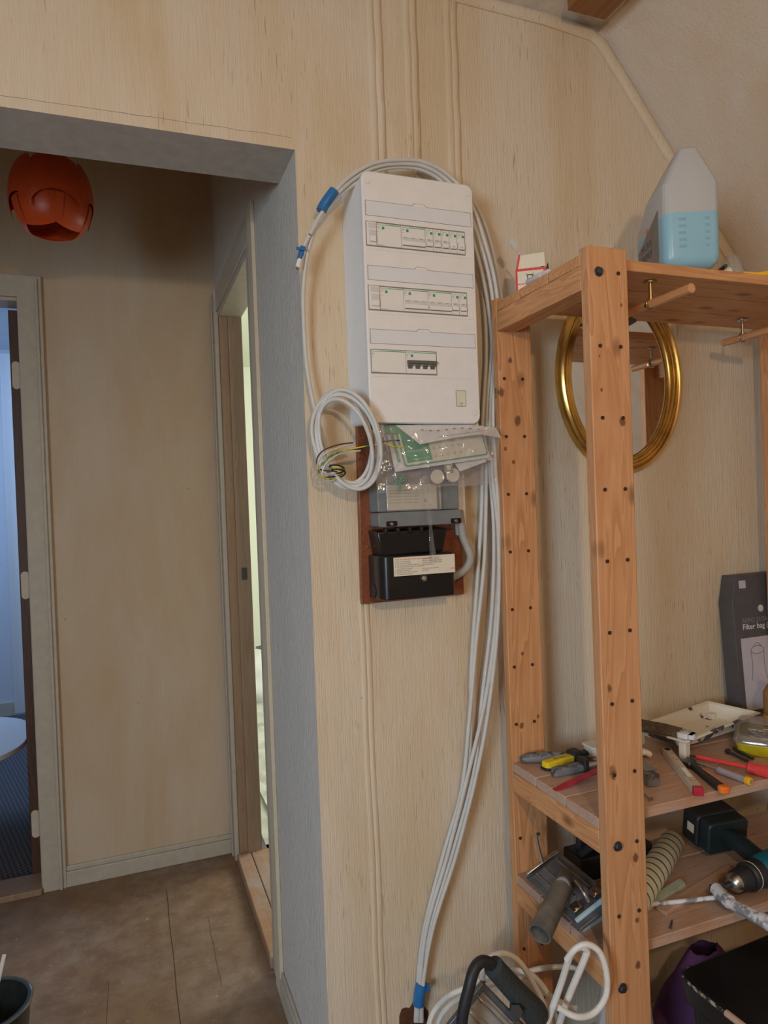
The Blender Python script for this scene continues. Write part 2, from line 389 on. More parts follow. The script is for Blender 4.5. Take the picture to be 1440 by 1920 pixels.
bm = BM(); tube(bm, spline([(-.04, .68, .98), (-.085, .68, .98), (-.095, .66, .98), (-.095, .56, .975)]), .008); obj('handle', bm, 'brass', leaf)
# thresholds
struct('trim_1', box(BM(), -1.12, -.328, YB-.03, YB+.1, 0, .022), 'jambwood', .003)
bm = BM(); box(bm, XC-.012, .385, 1.965, 2.60, 0, .035); box(bm, .387, .455, 1.965, 2.60, 0, .035)
struct('trim_2', bm, wood('threshold_wood', 'y', (.46, .24, .11), (.33, .15, .06), False, dirt=(.42, .36, .34)), .003)
# right door: casing and lining
bm = BM()
box(bm, XC-.006, XC, 1.895, 1.955, 0, 2.06); box(bm, XC-.016, XC, 2.622, 2.692, 0, 2.135); box(bm, XC-.008, XC, 1.86, 2.622, 2.055, 2.135)
box(bm, XC-.022, XC-.016, 2.66, 2.672, 0, 2.12)
box(bm, XC-.002, .43, 1.952, 1.962, 0, 2.06); box(bm, XC-.002, .43, 1.962, 2.61, 2.035, 2.06)
struct('door_2', bm, 'trim', .002)
bm = BM(); box(bm, XC-.011, XC, 1.832, 1.897, 0, 2.135); struct('trim_13', bm, 'cream', .002)  # lamplight on this casing board is put into its lighter cream colour
bm = BM(); box(bm, XC+.0, .429, 2.61, 2.632, 0, 2.045); box(bm, .377, .429, 2.598, 2.61, 0, 2.04); struct('trim_3', bm, 'jambwood', .002)
bm = BM(); box(bm, .392, .412, 2.595, 2.599, 1.055, 1.10); o = obj('strike_plate', bm, 'dsteel'); tag(o, 'small brass strike plate in the wooden jamb of the right doorway', 'door hardware')
# floor joints
for k, (x, y0, y1, wd) in enumerate(((.078, 1.72, 2.52, .0022), (-.10, 1.5, 2.1, .0008), (.195, 1.95, 2.3, .0008))):
    bm = BM(); pts = [(x+.0012*math.sin(i*1.7), y0+(y1-y0)*i/9) for i in range(10)]
    prism(bm, [(p[0]-wd/2, p[1]) for p in pts]+[(p[0]+wd/2, p[1]) for p in pts[::-1]], .0, .0006); struct('trim_%d' % (k+4), bm, 'seam')
# adjoining rooms
bm = BM(); box(bm, -3.2, .45, YB+.1, 5.4, -.05, 0); struct('floor_left_room', bm, 'carpet')
bm = BM(); box(bm, -3.2, .45, 5.2, 5.3, 0, ZC); box(bm, -3.3, -3.2, YB, 5.3, 0, ZC); struct('wall_left_room', bm, 'bwall')
struct('ceiling_left_room', box(BM(), -3.2, .45, YB+.1, 5.3, ZC, ZC+.05), 'bwall')
struct('baseboard_left_room', box(BM(), -3.2, .45, 5.18, 5.2, 0, .085), 'trim')
bm = BM(); box(bm, .46, 3.4, YI, 5.6, -.05, 0); struct('floor_right_room', bm, 'plasticsheet')
bm = BM(); box(bm, .45, 3.4, 5.5, 5.6, 0, ZC); box(bm, 3.4, 3.5, YI, 5.5, 0, ZC); box(bm, .45, .46, YB+.1, 5.5, 0, ZC); struct('wall_right_room', bm, 'rwall')
struct('ceiling_right_room', box(BM(), .45, 3.4, YI, 5.6, ZC, ZC+.05), 'rwall')
# soft pipes and cables papered over, cornice bead, crack
def ridge(bm, pts, r, flat=.45, seg=12):
    tube(bm, pts, r, seg)
    for v in bm.verts: v.co.y = YW + (v.co.y-YW)*flat
bm = BM()
for x, zb in ((.520, 1.95), (.536, 1.95), (.603, 1.95), (.617, 1.95), (.700, 1.96), (.714, 1.96)):
    tube(bm, [(x+.001*math.sin(i*2.1), YW, zb+(ZC-zb)*i/10) for i in range(11)], .0095, 14)
for v in bm.verts: v.co.y = YW+(v.co.y-YW)*.62
struct('trim_7', bm, 'wall')
bm = BM()
for x in (.458, .470): tube(bm, [(x+.0015*math.sin(i*1.3)-.0006*i, YW, .02+1.1*i/12) for i in range(13)], .006, 10)
for v in bm.verts: v.co.y = YW+(v.co.y-YW)*.5
struct('trim_8', bm, 'wall')
bm = BM(); tube(bm, [(.55, YW, 2.437), (.75, YW-.001, 2.434), (.95, YW-.003, 2.43), (1.075, YW-.004, 2.42), (1.108, YW-.004, 2.405), (1.2, YW-.004, 2.295), (1.4, YW-.004, 2.048), (1.6, YW-.004, 1.80), (2.0, YW-.004, 1.30)], .016, 12)
for v in bm.verts: v.co.y = YW+(v.co.y-YW)*.55
struct('trim_9', bm, 'wall')
bm = BM(); box(bm, .965, 1.068, .2, 1.30, 2.405, 2.44); struct('trim_10', bm, wood('beam_wood', 'y', (.34, .15, .05), (.22, .09, .03)), .003)
# plaster lip and hairline crack above the opening
bm = BM(); n = 26
pts = [(-.35+.69*i/n, YW-.0004, 2.060+.006*(i/n)+.003*noise.noise(Vector((i*.7, 0, 0)))) for i in range(n+1)]
prism(bm, [(p[0], p[2]-.00015) for p in pts]+[(p[0], p[2]+.0006*max(.1, noise.noise(Vector((p[0]*14, 1, 0))))) for p in pts[::-1]], -YW-.0002, -YW+.0006, XZ)
pts = [at(u, v, 'y', YW) for u, v in ((770, 243), (772, 253), (769, 262), (774, 270), (773, 280), (777, 290), (778, 300), (776, 315), (779, 328))]
W_ = [.0006, .0012, .001, .0018, .0014, .0026, .003, .004, .005]
prism(bm, [(p.x-w_, p.z) for p, w_ in zip(pts, W_)]+[(p.x+w_, p.z) for p, w_ in list(zip(pts, W_))[::-1]], -YW-.0002, -YW+.0006, XZ)
struct('trim_11', bm, plain('crack_brown', (.16, .09, .05), .9))
# rough hole at the foot of the wall where the cables go in
bm = BM(); c = at(776, 1905, 'y', YW)
prism(bm, [(c.x+(.030+.008*math.sin(3*a))*math.cos(a), c.z-.02+(.055+.012*math.cos(5*a))*math.sin(a)) for a in [2*math.pi*i/26 for i in range(26)]], -YW-.0002, -YW+.0008, XZ)
struct('trim_12', bm, plain('hole_brown', (.09, .035, .015), .95, var=.6))

# ================================================================ DISTRIBUTION BOARD
DB = thing('distribution_board', 'tall white electrical distribution board with three rows of breakers', 'electrical panel', (.578, YW, 1.4795), WALLROT)
X0, Z0, F = .578, 1.4795, .090
def L(x, z): return x/1000-X0, z/1000-Z0
bm = BM(); prism(bm, rrect(-.136, .122, .002, .492, .012), 0, .076, None, rrect(-.122, .121, .001, .493, .014)); obj('housing', bm, 'white2', DB, .001)
bm = BM(); prism(bm, rrect(-.1229, .1218, 0, .4955, .017, 8), .0745, F); obj('front_cover', bm, 'white', DB, .0025)
for p in ((467.7, 1954.7), (687.7, 1954.7), (467.9, 1501.6), (686, 1501.6)):
    x, y = L(*p); bm = BM(); prism(bm, circ(x, y, .0058), F-.001, F+.0006); sc = obj('cover_screw', bm, 'lightgrey', DB, .0004)
    bm = BM(); prism(bm, circ(x, y, .0050), F+.0002, F+.0010); box(bm, x-.0025, x+.0025, y-.0004, y+.0004, F+.001, F+.0013); obj('screw_cap', bm, 'white', sc)
for zt, zb in ((1916.8, 1887), (1789.5, 1760.7), (1664.6, 1635.8)):
    x0, y1 = L(461, zt); x1, y0 = L(693.5, zb)
    bm = BM()
    for a in ((x0, x1, y0, y0+.0007), (x0, x1, y1-.0009, y1), (x0, x0+.0011, y0, y1), (x1-.0009, x1, y0, y1)): box(bm, a[0], a[1], a[2], a[3], F-.001, F+.0004)
    fr = obj('label_strip', bm, 'line', DB)
    bm = BM(); box(bm, x0+.0011, x1-.0009, y0+.0007, y1-.0009, F-.001, F+.0007)
    obj('strip_cover', bm, plain('strip_film', (.74, .76, .80), .12, var=.02), fr)
    xa, _ = L(559, 0); xb, _ = L(594, 0)
    bm = BM(); prism(bm, [(xa, y1-.001), (xb, y1-.001), (xb-.007, y1+.005), (xa+.007, y1+.005)], F-.001, F+.0003); obj('pull_tab_shadow', bm, 'line', fr)
    bm = BM(); prism(bm, [(xa+.001, y1-.002), (xb-.001, y1-.002), (xb-.0075, y1+.0042), (xa+.0075, y1+.0042)], F-.001, F+.0012); obj('pull_tab', bm, 'white', fr, .0004)
def win_frame(x0, x1, zt, zb):
    a, t = L(x0, zt); b, c = L(x1, zb); bm = BM(); box(bm, a-.0012, b+.0012, c-.0016, t+.0012, F-.002, F+.0003); obj('row_shadow_frame', bm, 'line', DB)  # dark frame around the modules paints the shadow line of a recess
    bm = BM()
    a2, b2 = L(461, 0)[0], L(693, 0)[0]
    box(bm, a2, b2, c-.0075, c-.0069, F-.001, F+.0002); obj('cover_seam', bm, 'lightgrey', DB)
def module(x0, x1, zt, zb, kind):
    a, t = L(x0, zt); b, c = L(x1, zb); h = t-c; g = .0004
    bm = BM(); box(bm, a+g, b-g, c+.0004, t, F-.002, F+.0012); md = obj('circuit_breaker', bm, 'face', DB, .0003)
    zf = F+.0012
    if kind == 'side':
        bm = BM(); box(bm, a+.004, b-.002, t-.012, t-.002, zf, zf+.0006); box(bm, a+.005, b-.001, c+.006, t-.016, zf, zf+.0010); obj('test_button', bm, 'lightgrey', md, .0004)
        bm = BM(); box(bm, a+.006, b-.002, c+.007, c+.018, zf+.001, zf+.0035); obj('toggle', bm, 'white', md, .0006); return
    bm = BM(); wdt = b-a
    text(bm, 'Schneider', .0042 if wdt > .03 else .0029, a+.0012, t-.0042, zf)
    if wdt > .03: box(bm, a+.0175, b-.001, t-.0030, t-.0016, zf, zf+.0002)
    sx = a+.0108 if wdt > .03 else a+.0110
    if kind != 'main_blank': box(bm, sx, sx+.0052, t-.0115, t-.0063, zf, zf+.0003)
    obj('printed_logo', bm, 'green', md)
    bm = BM()
    text(bm, 'Resi9', .0026, a+.0014, t-.0078, zf); text(bm, 'R9F', .0022, a+.0014, t-.0104, zf); text(bm, 'C16', .0020, a+.0014, t-.0142 if kind != 'blank' else t-.0172, zf)
    if kind in ('blank', 'main_blank'): text(bm, 'R9R 25040 30mA', .0020, a+.0014, c+.0012, zf)
    obj('printed_text', bm, 'dgrey', md)
    ty1, ty0 = c+h*.52, c+h*.13
    if kind == 'three':
        bm = BM()
        for k in range(3): box(bm, a+.002+k*.0168, a+.0165+k*.0168, ty0+.008, ty1-.001, zf, zf+.0016)
        obj('handle_recess', bm, 'lightgrey', md, .0004)
        bm = BM(); box(bm, a+.0018, b-.001, ty0, ty0+.0085, zf, zf+.0045); obj('toggle', bm, 'white', md, .001)
        bm = BM(); box(bm, a+.0016, b-.001, ty0-.0009, ty0, zf, zf+.0006)
        for k in range(3): text(bm, '0-OFF', .0026, a+.005+k*.0168, ty1-.0032, zf+.0017)
        obj('toggle_shadow_line', bm, 'dgrey', md)
    if kind in ('one', 'pair'):
        bm = BM(); box(bm, a+.0022, b-.0018, ty0+.006, ty1, zf, zf+.0014); obj('handle_recess', bm, 'lightgrey', md, .0004)
        bm = BM(); box(bm, a+.0024, b-.002, ty0+.0025, ty0+.010 if kind == 'one' else ty1-.001, zf, zf+.0042); obj('toggle', bm, 'white', md, .0008)
        bm = BM(); text(bm, '0-OFF', .0026, a+.0045, (ty1-.0032) if kind == 'one' else ty0+.005, zf+(.0016 if kind == 'one' else .0044)); box(bm, a+.002, b-.002, ty0+.0016, ty0+.0024, zf, zf+.0004); text(bm, 'N  1', .0022, a+.004, c+.0018, zf)
        obj('toggle_print_and_shadow', bm, 'ink', md)  # lettering plus a dark strip painting the shadow under the toggle
    if kind == 'main':
        bm = BM()
        for k in range(4):
            q = a+.0026+k*.0164; box(bm, q, q+.0125, c+.0145, c+.0262, zf, zf+.004); box(bm, q+.001, q+.0105, c+.0098, c+.0165, zf, zf+.002)
        box(bm, a+.0026, b-.0008, c+.0195, c+.0258, zf, zf+.0062); obj('toggle', bm, 'dgrey', md, .0008, 'dark grey four-pole toggle')
win_frame(461.5, 676.5, 1875, 1828.5)
module(461.5, 482.5, 1875, 1828.8, 'side'); module(483, 535, 1873.5, 1829, 'blank'); module(535, 587.2, 1873.5, 1829, 'three')
for k in range(5): module(587.2+17.9*k, 605.1+17.9*k, 1873.5, 1829, 'one' if k < 3 else 'pair')
win_frame(461.5, 676.5, 1749.5, 1702.5)
module(461.5, 484.5, 1749.5, 1703, 'side'); module(485, 535.4, 1748, 1703, 'blank'); module(535.4, 588.6, 1748, 1703, 'three'); module(588.6, 641.2, 1748, 1703, 'three')
for k in range(2): module(641.2+17.7*k, 658.9+17.7*k, 1748, 1703, 'one')
win_frame(462, 602.5, 1624, 1578.5)
module(462, 535.1, 1623.5, 1579, 'main_blank'); module(535.1, 602.3, 1623.5, 1579, 'main')
x0, y1 = L(644.2, 1547.8); x1, y0 = L(667.5, 1514.2)
bm = BM(); prism(bm, rrect(x0, x1, y0, y1, .0025), F, F+.0003); st = obj('sticker', bm, 'green', DB, label='small green-bordered sticker')
bm = BM(); prism(bm, rrect(x0+.0011, x1-.0011, y0+.0011, y1-.0011, .0018), F+.0002, F+.0005); obj('sticker_face', bm, 'sticker', st)
bm = BM(); text(bm, 'MMRB', .0030, (x0+x1)/2, y0+.0062, F+.0005, align='CENTER'); text(bm, '13AA', .0026, (x0+x1)/2, y0+.0030, F+.0005, align='CENTER'); obj('sticker_text', bm, 'ink', st)

# ================================================================ METER AND TERMINAL BOX
MB_ = thing('meter_board', 'reddish brown varnished wooden board behind the grey meter', 'mounting board', (.567, YW, 1.113), WALLROT)
bm = BM(); prism(bm, [(-.118, 0), (.118, .002), (.118, .37), (-.114, .375)], 0, .015); obj('board', bm, 'board', MB_, .0015)
for x, y in ((-.101, .118), (.106, .13), (-.1, .345)):
    bm = BM(); prism(bm, circ(x, y, .0035, 14), .0145, .0165); obj('screw_head', bm, 'brass', MB_, .0006)
MT = thing('electricity_meter', 'grey electricity meter box with clear window partly under the plastic bag', 'electricity meter', (.565, YW-.015, 1.272), WALLROT)
bm = BM(); prism(bm, rrect(-.092, .092, 0, .030, .006), 0, .055, None, rrect(-.093, .093, 0, .030, .006)); obj('terminal_cover', bm, 'grey', MT, .002)
bm = BM(); prism(bm, rrect(-.093, .093, .031, .150, .004), 0, .048, None, rrect(-.091, .091, .031, .150, .004)); obj('case', bm, 'grey', MT, .002)
bm = BM(); box(bm, -.070, .040, .034, .085, .048, .0486); obj('rating_plate', bm, 'sticker', MT, label='pale rating plate with small print')
bm = BM()
for k in range(5): text(bm, 'AKTIV ENERGI  3x230/400V  10(60)A', .0042, -.066, .072-k*.0062, .0487)
box(bm, .012, .016, .048, .055, .0486, .0489); text(bm, '35A 50Hz', .0045, .012, .0400, .0487); obj('plate_print', bm, plain('faded_print', (.33, .30, .24), .6, var=0), MT)
bm = BM(); prism(bm, rrect(-.074, .048, .031, .110, .003), .0485, .056); obj('window', bm, 'clear', MT, .001, 'clear plastic window')
for x in (-.066, .078):
    bm = BM(); prism(bm, rrect(x-.011, x+.013, .001, .012, .003), .054, .0555); r = obj('screw_recess', bm, 'black', MT)
    bm = BM(); prism(bm, circ(x, .0062, .0038, 6), .055, .060); obj('seal_screw', bm, 'steel', r, .0006)
TB = thing('terminal_box', 'black bakelite terminal box with warning sticker under the grey meter', 'terminal box', (.547, YW-.015, 1.125), WALLROT)
bm = BM(); prism(bm, [(-.072, .088), (.071, .092), (.080, .142), (-.080, .142)], 0, .052, None, [(-.068, .088), (.067, .092), (.078, .138), (-.078, .138)]); obj('upper_cover', bm, 'black', TB, .003)
bm = BM()
for k in range(4): box(bm, -.062+k*.026, -.056+k*.026, .133, .145, .04, .056)
obj('upper_rib', bm, 'black', TB, .001)
prof = [(-.081, 0), (-.081, .045)]+[(-.081+.019*(1-math.cos(a)), .045+.030*math.sin(a)) for a in [R_(x) for x in (15, 30, 45, 60, 75, 90)]]+[(.076, .075), (.081, .070), (.081, 0)]
bm = BM(); prism(bm, [(p[0], -p[1]) for p in prof], .002, .090, Matrix.Rotation(-math.pi/2, 4, 'X')); 
bmesh.ops.recalc_face_normals(bm, faces=bm.faces); obj('lower_cover', bm, 'black', TB, .0025)
bm = BM(); box(bm, -.054, .081, .049, .0865, .075, .0754); stk = obj('warning_sticker', bm, 'sticker', TB, label='cream sticker with red heading and black lines')
bm = BM(); text(bm, 'Husk den m\u00e5nedlige funktionspr\u00f8vning af HPFI', .0043, -.051, .0808, .0754); text(bm, 'NRGi', .0045, .0705, .0560, .0754); obj('red_print', bm, 'red', stk)
bm = BM()
for k, s_ in enumerate(('1. Sluk for alle apparater', '2. Tryk p\u00e5 pr\u00f8veknappen', '3. T\u00e6nd igen ved at skubbe knappen op', '4. Kan der ikke t\u00e6ndes, sluk da for grupperne', '    Genindkobl en ad gangen', '5. Udkobler relæet igen', '6. Kontakt en autoriseret installat\u00f8r', '    hvis fejlen ikke kan findes')):
    text(bm, s_, .0034, -.051, .0768-k*.0036, .0754)
for k, s_ in enumerate(('Fejlstr\u00f8msafbryderen skal', 'afpr\u00f8ves regelm\u00e6ssigt, mindst', 'en gang om m\u00e5neden, og altid', 'efter tordenvejr.', '', 'Ved fejl kontakt Elv\u00e6rket', 'p\u00e5 telefon')):
    text(bm, s_, .0036, .008, .0795-k*.0039, .0754)
obj('black_print', bm, 'ink', stk)
bm = BM(); prism(bm, circ(.0095, .041, .0085), .074, .0762); nr = obj('nut_recess', bm, 'rubber', TB)
bm = BM(); prism(bm, circ(.0095, .041, .0062, 6), .076, .082); cyl(bm, (.0095, .041, .082), (.0095, .041, .085), .0028); obj('cover_nut', bm, 'steel', nr, .0007, 'bright hex nut')
bm = BM(); prism(bm, circ(0, 0, .014), 0, .004, Matrix.Translation((-.083, .018, .028)) @ Matrix.Rotation(math.pi/2, 4, 'Y')); obj('knockout', bm, 'rubber', TB)
c0 = at(1132/3.4286+540, 690/3.4286+720, 'y', 1.34)
wb = box(BM(), .668, .686, 1.335, YW-.015, 1.245, 1.46); o = obj('cable_trunking', wb, 'white', None, .002); tag(o, 'short white cable trunking at the right edge of the brown board', 'trunking')
bm = BM(); tube(bm, spline([(.676, 1.343, 1.30), (.676, 1.335, 1.248), (.681, 1.325, 1.222), (.684, 1.318, 1.200), (.676, 1.316, 1.180), (.655, 1.318, 1.165), (.628, 1.322, 1.155), (.605, 1.325, 1.150)]), .0088, 14)
o = obj('mains_cable', bm, 'pipe'); tag(o, 'thick grey mains cable curving from the white trunking into the black box', 'cable')

# ================================================================ CABLES
CR = .0042
def path(pts): return spline([at(*p[:2], 'y', p[2]) for p in pts], 7)
cabs = [
 ('outermost grey cable looping over the board and down into the coil', [(783, 1915, 1.362), (787, 1850, 1.35), (800, 1740, 1.34), (840, 1600, 1.335), (878, 1450, 1.33), (912, 1300, 1.32), (931, 1150, 1.315), (936, 1000, 1.31), (928, 860, 1.31), (925, 760, 1.32), (936, 640, 1.315), (930, 540, 1.31), (908, 450, 1.305), (880, 375, 1.30), (840, 328, 1.30), (795, 304, 1.30), (750, 300, 1.30), (700, 307, 1.30), (655, 332, 1.30), (622, 368, 1.31), (597, 415, 1.32), (578, 470, 1.33), (569, 540, 1.34), (570, 620, 1.345), (577, 700, 1.345), (592, 775, 1.34), (612, 840, 1.335)]),
 ('grey cable over the board ending in a white tip with blue tape flag', [(788, 1915, 1.362), (791, 1850, 1.352), (806, 1740, 1.342), (848, 1600, 1.338), (888, 1450, 1.335), (905, 1300, 1.33), (922, 1150, 1.325), (926, 1000, 1.32), (918, 860, 1.325), (921, 740, 1.33), (929, 640, 1.33), (921, 540, 1.32), (900, 455, 1.312), (873, 385, 1.305), (838, 338, 1.305), (795, 312, 1.305), (745, 307, 1.305), (700, 315, 1.305), (660, 338, 1.305), (625, 372, 1.31), (600, 405, 1.315), (582, 437, 1.32), (568, 468, 1.325), (559, 499, 1.325)]),
 ('grey cable over the board with a bare cut end beside the blue tape', [(779, 1915, 1.365), (783, 1850, 1.356), (796, 1740, 1.35), (832, 1600, 1.348), (866, 1480, 1.345), (880, 1350, 1.34), (893, 1200, 1.338), (908, 1050, 1.335), (912, 900, 1.335), (914, 760, 1.338), (922, 650, 1.34), (913, 560, 1.33), (893, 470, 1.32), (866, 395, 1.315), (833, 345, 1.312), (795, 320, 1.312), (750, 313, 1.312), (705, 321, 1.312), (664, 345, 1.312), (632, 372, 1.315), (607, 402, 1.318), (593, 420, 1.318), (581, 440, 1.318)]),
 ('grey cable rising beside the shelf post and ending behind the board top', [(785, 1915, 1.367), (787, 1850, 1.36), (802, 1740, 1.355), (838, 1610, 1.352), (872, 1500, 1.35), (882, 1380, 1.345), (884, 1250, 1.342), (894, 1100, 1.34), (903, 950, 1.34), (905, 800, 1.342), (912, 660, 1.345), (905, 540, 1.345), (888, 450, 1.345), (862, 385, 1.345), (838, 350, 1.35), (812, 330, 1.355), (782, 321, 1.36)]),
 ('grey cable nearest the shelf, bowing furthest to the right', [(791, 1915, 1.36), (793, 1850, 1.345), (812, 1740, 1.335), (856, 1600, 1.33), (896, 1440, 1.322), (920, 1300, 1.315), (934, 1150, 1.31), (934, 1000, 1.31), (922, 880, 1.315), (928, 780, 1.325), (942, 660, 1.33), (940, 560, 1.33), (918, 450, 1.33), (890, 380, 1.335), (860, 352, 1.345), (835, 345, 1.355)]),
]
for lb, pp in cabs:
    bm = BM(); tube(bm, path(pp), CR, 10)
    t = thing('power_cable', lb, 'cable', path(pp)[0], group='grey cables running up beside the board')
    obj('sheath', bm, 'cable', t, world=True)
    if 'white tip' in lb:
        p = path([(568, 466, 1.325), (563, 484, 1.325), (558, 502, 1.325)])
        bm = BM(); tube(bm, p, .0050, 12); obj('end_tip', bm, 'white', t, world=True)
        bm = BM(); tube(bm, path([(568, 463, 1.325), (564, 478, 1.325), (561.5, 486, 1.325)]), .0056, 12)
        a = at(556, 465, 'y', 1.318); b_ = at(573, 470, 'y', 1.318); box(bm, a.x, b_.x, 1.316, 1.319, b_.z, a.z+.002); obj('tape_flag', bm, 'btape', t, world=True, label='blue tape flag')
        bm = BM(); cyl(bm, at(558, 500, 'y', 1.325), at(557, 505, 'y', 1.325), .0022); obj('copper_core', bm, 'brass', t, world=True)
    if 'bare cut' in lb:
        bm = BM(); cyl(bm, at(582, 437, 'y', 1.318), at(580.5, 441.5, 'y', 1.318), .0028); obj('cut_core', bm, 'brass', t, world=True)
bm = BM(); tube(bm, path([(627, 358, 1.308), (617, 371, 1.31), (607, 386, 1.315), (602, 396, 1.316)]), [.0105, .0115, .0115, .010]*5+[.010]*2 if False else .0105, 12)
o = obj('tape_wrap', bm, 'btape'); tag(o, 'blue tape wrapped around the cable loop above the board corner', 'tape')
bm = BM(); tube(bm, path([(791, 1843, 1.352), (787, 1862, 1.353), (785, 1883, 1.355)]), .0125, 12)
a = at(795, 1850, 'y', 1.345); box(bm, a.x-.002, a.x+.012, 1.343, 1.346, a.z-.012, a.z+.004)
o = obj('tape_wrap', bm, 'btape'); tag(o, 'blue tape tying the cable bundle near the floor', 'tape')
# coil of cable hanging at the wall corner
CL = thing('cable_coil', 'coiled grey cable bundle hanging at the wall corner left of the board', 'cable coil', (.392, 1.33, 1.36))
def ell(cu, cv, a, b_, tilt, y, n=16, ph=0, end=1.0):
    out = []
    for i in range(int(n*end)+(0 if end == 1 else 1)):
        t = 2*math.pi*i/n+ph; x, z = a*math.cos(t), b_*math.sin(t)
        out.append(at(cu+x*math.cos(tilt)-z*math.sin(tilt), cv+x*math.sin(tilt)+z*math.cos(tilt), 'y', y-.028*math.cos(t)+.004*math.sin(t*2+ph)))
    return out
for k, (cu, cv, a, b_, tl, y) in enumerate(((648, 825, 60, 93, -.22, 1.297), (652, 828, 56, 90, -.27, 1.290), (643, 820, 52, 88, -.20, 1.303), (656, 824, 55, 95, -.25, 1.284), (647, 830, 47, 84, -.30, 1.288), (650, 822, 62, 86, -.35, 1.294))):
    bm = BM(); tube(bm, spline(ell(cu, cv, a, b_, tl, y), 5, True), .0040, 10, True); obj('cable_loop', bm, 'cable', CL, world=True)
def wire(pts, mat, lb, r=.0015):
    bm = BM(); tube(bm, spline([at(*p[:2], 'y', p[2]) for p in pts], 6), r, 7); obj('wire', bm, mat, CL, world=True, label=lb)
yg = smear_mat('yellow_green_wire', (.70, .55, .04), (.05, .28, .06), 60)
wire([(628, 893, 1.295), (604, 895, 1.29), (598, 880, 1.285), (615, 858, 1.28), (645, 845, 1.275), (680, 840, 1.27), (712, 830, 1.265), (735, 826, 1.262), (749, 826, 1.26)], 'rubber', 'black wire')
wire([(626, 899, 1.293), (601, 893, 1.288), (601, 873, 1.283), (622, 853, 1.278), (655, 843, 1.272), (690, 836, 1.268), (722, 832, 1.262), (740, 838, 1.26), (756, 838, 1.26)], yg, 'yellow-green earth wire')
wire([(630, 888, 1.298), (606, 888, 1.292), (595, 872, 1.287), (610, 850, 1.282), (640, 838, 1.277), (665, 832, 1.28)], plain('wire_pale', (.62, .55, .5), .4), 'pale wire')
wire([(632, 884, 1.3), (600, 880, 1.294), (594, 862, 1.289), (606, 845, 1.284), (634, 834, 1.28), (662, 830, 1.282)], plain('wire_brown', (.10, .05, .03), .4), 'brown wire')
wire([(627, 901, 1.298), (610, 902, 1.296), (604, 890, 1.29), (612, 868, 1.285), (640, 850, 1.28), (676, 845, 1.276)], plain('wire_white', (.66, .62, .58), .4), 'white wire')
for k, (o_, mt_) in enumerate(((0, 'rubber'), (4, yg), (8, 'rubber'))):
    bm = BM(); tube(bm, spline([at(618+o_*.4, 874+o_, 'y', 1.30), at(632+o_*.4, 872+o_, 'y', 1.29), at(645+o_*.3, 878+o_, 'y', 1.298), at(640, 886+o_, 'y', 1.318), at(624, 886+o_, 'y', 1.325)], 6, True), .0016, 7, True); obj('tie_wire', bm, mt_, CL, world=True)

# ================================================================ BAG OF PAPERS
def quad(name, label, cat, corners, y, mat, curl=0, n=10, group=None, thick=.0006, lift=0):
    P = [at(u, v, 'y', yy) for (u, v), yy in zip(corners, y)]
    def fn(a, b):
        p = P[0].lerp(P[1], a).lerp(P[3].lerp(P[2], a), b)
        return p+Vector((0, -curl*math.sin(math.pi*a)*b-.002*noise.noise(p*30), -curl*.3*math.sin(math.pi*a*1.3)*b))
    bm = BM(); sheet(bm, fn, n, n, thick)
    t = thing(name, label, cat, sum(P, Vector())/4, group=group); obj('sheet', bm, mat, t, world=True, ang=60)
    return t, P
def onquad(P, y_off):
    o, ux, uy = P[3], (P[2]-P[3]), (P[0]-P[3]); lx, ly = ux.length, uy.length
    ux = ux.normalized(); nz = ux.cross(uy).normalized(); uy2 = nz.cross(ux)
    m = Matrix((( ux.x, uy2.x, nz.x, o.x), (ux.y, uy2.y, nz.y, o.y), (ux.z, uy2.z, nz.z, o.z), (0, 0, 0, 1)))
    return m @ Matrix.Translation((0, 0, y_off)), lx, ly
quad('instruction_leaflet', 'white folded leaflet at the back of the plastic bag', 'paper', [(712, 797), (890, 800), (925, 862), (742, 893)], [1.325, 1.325, 1.31, 1.31], 'paper')
t, P = quad('label_card', 'white card with green module label table inside the plastic bag', 'label card', [(722, 800), (905, 798), (918, 858), (741, 885)], [1.312, 1.312, 1.285, 1.285], 'paper')
mt, lx, ly = onquad(P, .0045)
def on(name, bm, mat, t): bmesh.ops.transform(bm, matrix=mt, verts=bm.verts); return obj(name, bm, mat, t, world=True)
bm = BM(); prism(bm, rrect(.022, lx-.004, .006, ly-.004, .006), 0, .0003); on('green_border', bm, 'green', t)
bm = BM(); prism(bm, rrect(.0245, lx-.0065, .0085, ly-.006, .005), .0002, .0006); on('card_face', bm, 'sticker', t)
bm = BM(); box(bm, .029, .085, .013, ly-.008, .0005, .0009); box(bm, .010, .014, .018, ly-.01, 0, .0004); on('green_table', bm, 'green', t)
bm = BM()
for r_ in range(2):
    for k in range(9): text(bm, str(k+1+9*r_), .005, .034+k*.0055, .017+r_*.018, .0010)
on('white_numbers', bm, 'paper', t)
bm = BM()
for r_ in range(2):
    for k in range(5):
        cx, cy = .094+k*.0145, .020+r_*.017
        prism(bm, circ(cx, cy, .0030, 14), .0006, .0009)
on('symbol_ring', bm, 'ink', t)
bm = BM()
for r_ in range(2):
    for k in range(5): prism(bm, circ(.094+k*.0145, .020+r_*.017, .0025, 14), .0008, .0011)
on('symbol_disc', bm, 'sticker', t)
bm = BM()
for r_ in range(2):
    for k in range(5): text(bm, '1', .0042, .094+k*.0145, .0185+r_*.017, .0012, align='CENTER')
text(bm, 'Schneider', .008, .004, .046, 0, Matrix.Translation((.050, -.0, .0)) @ Matrix.Rotation(R_(90), 4, 'Z') @ Matrix.Translation((-.044, -.004, .0)) if False else Matrix.Translation((.009, .052, .0003)) @ Matrix.Rotation(R_(-90), 4, 'Z') @ Matrix.Translation((-.004, -.046, 0)))
on('card_print', bm, 'ink', t)
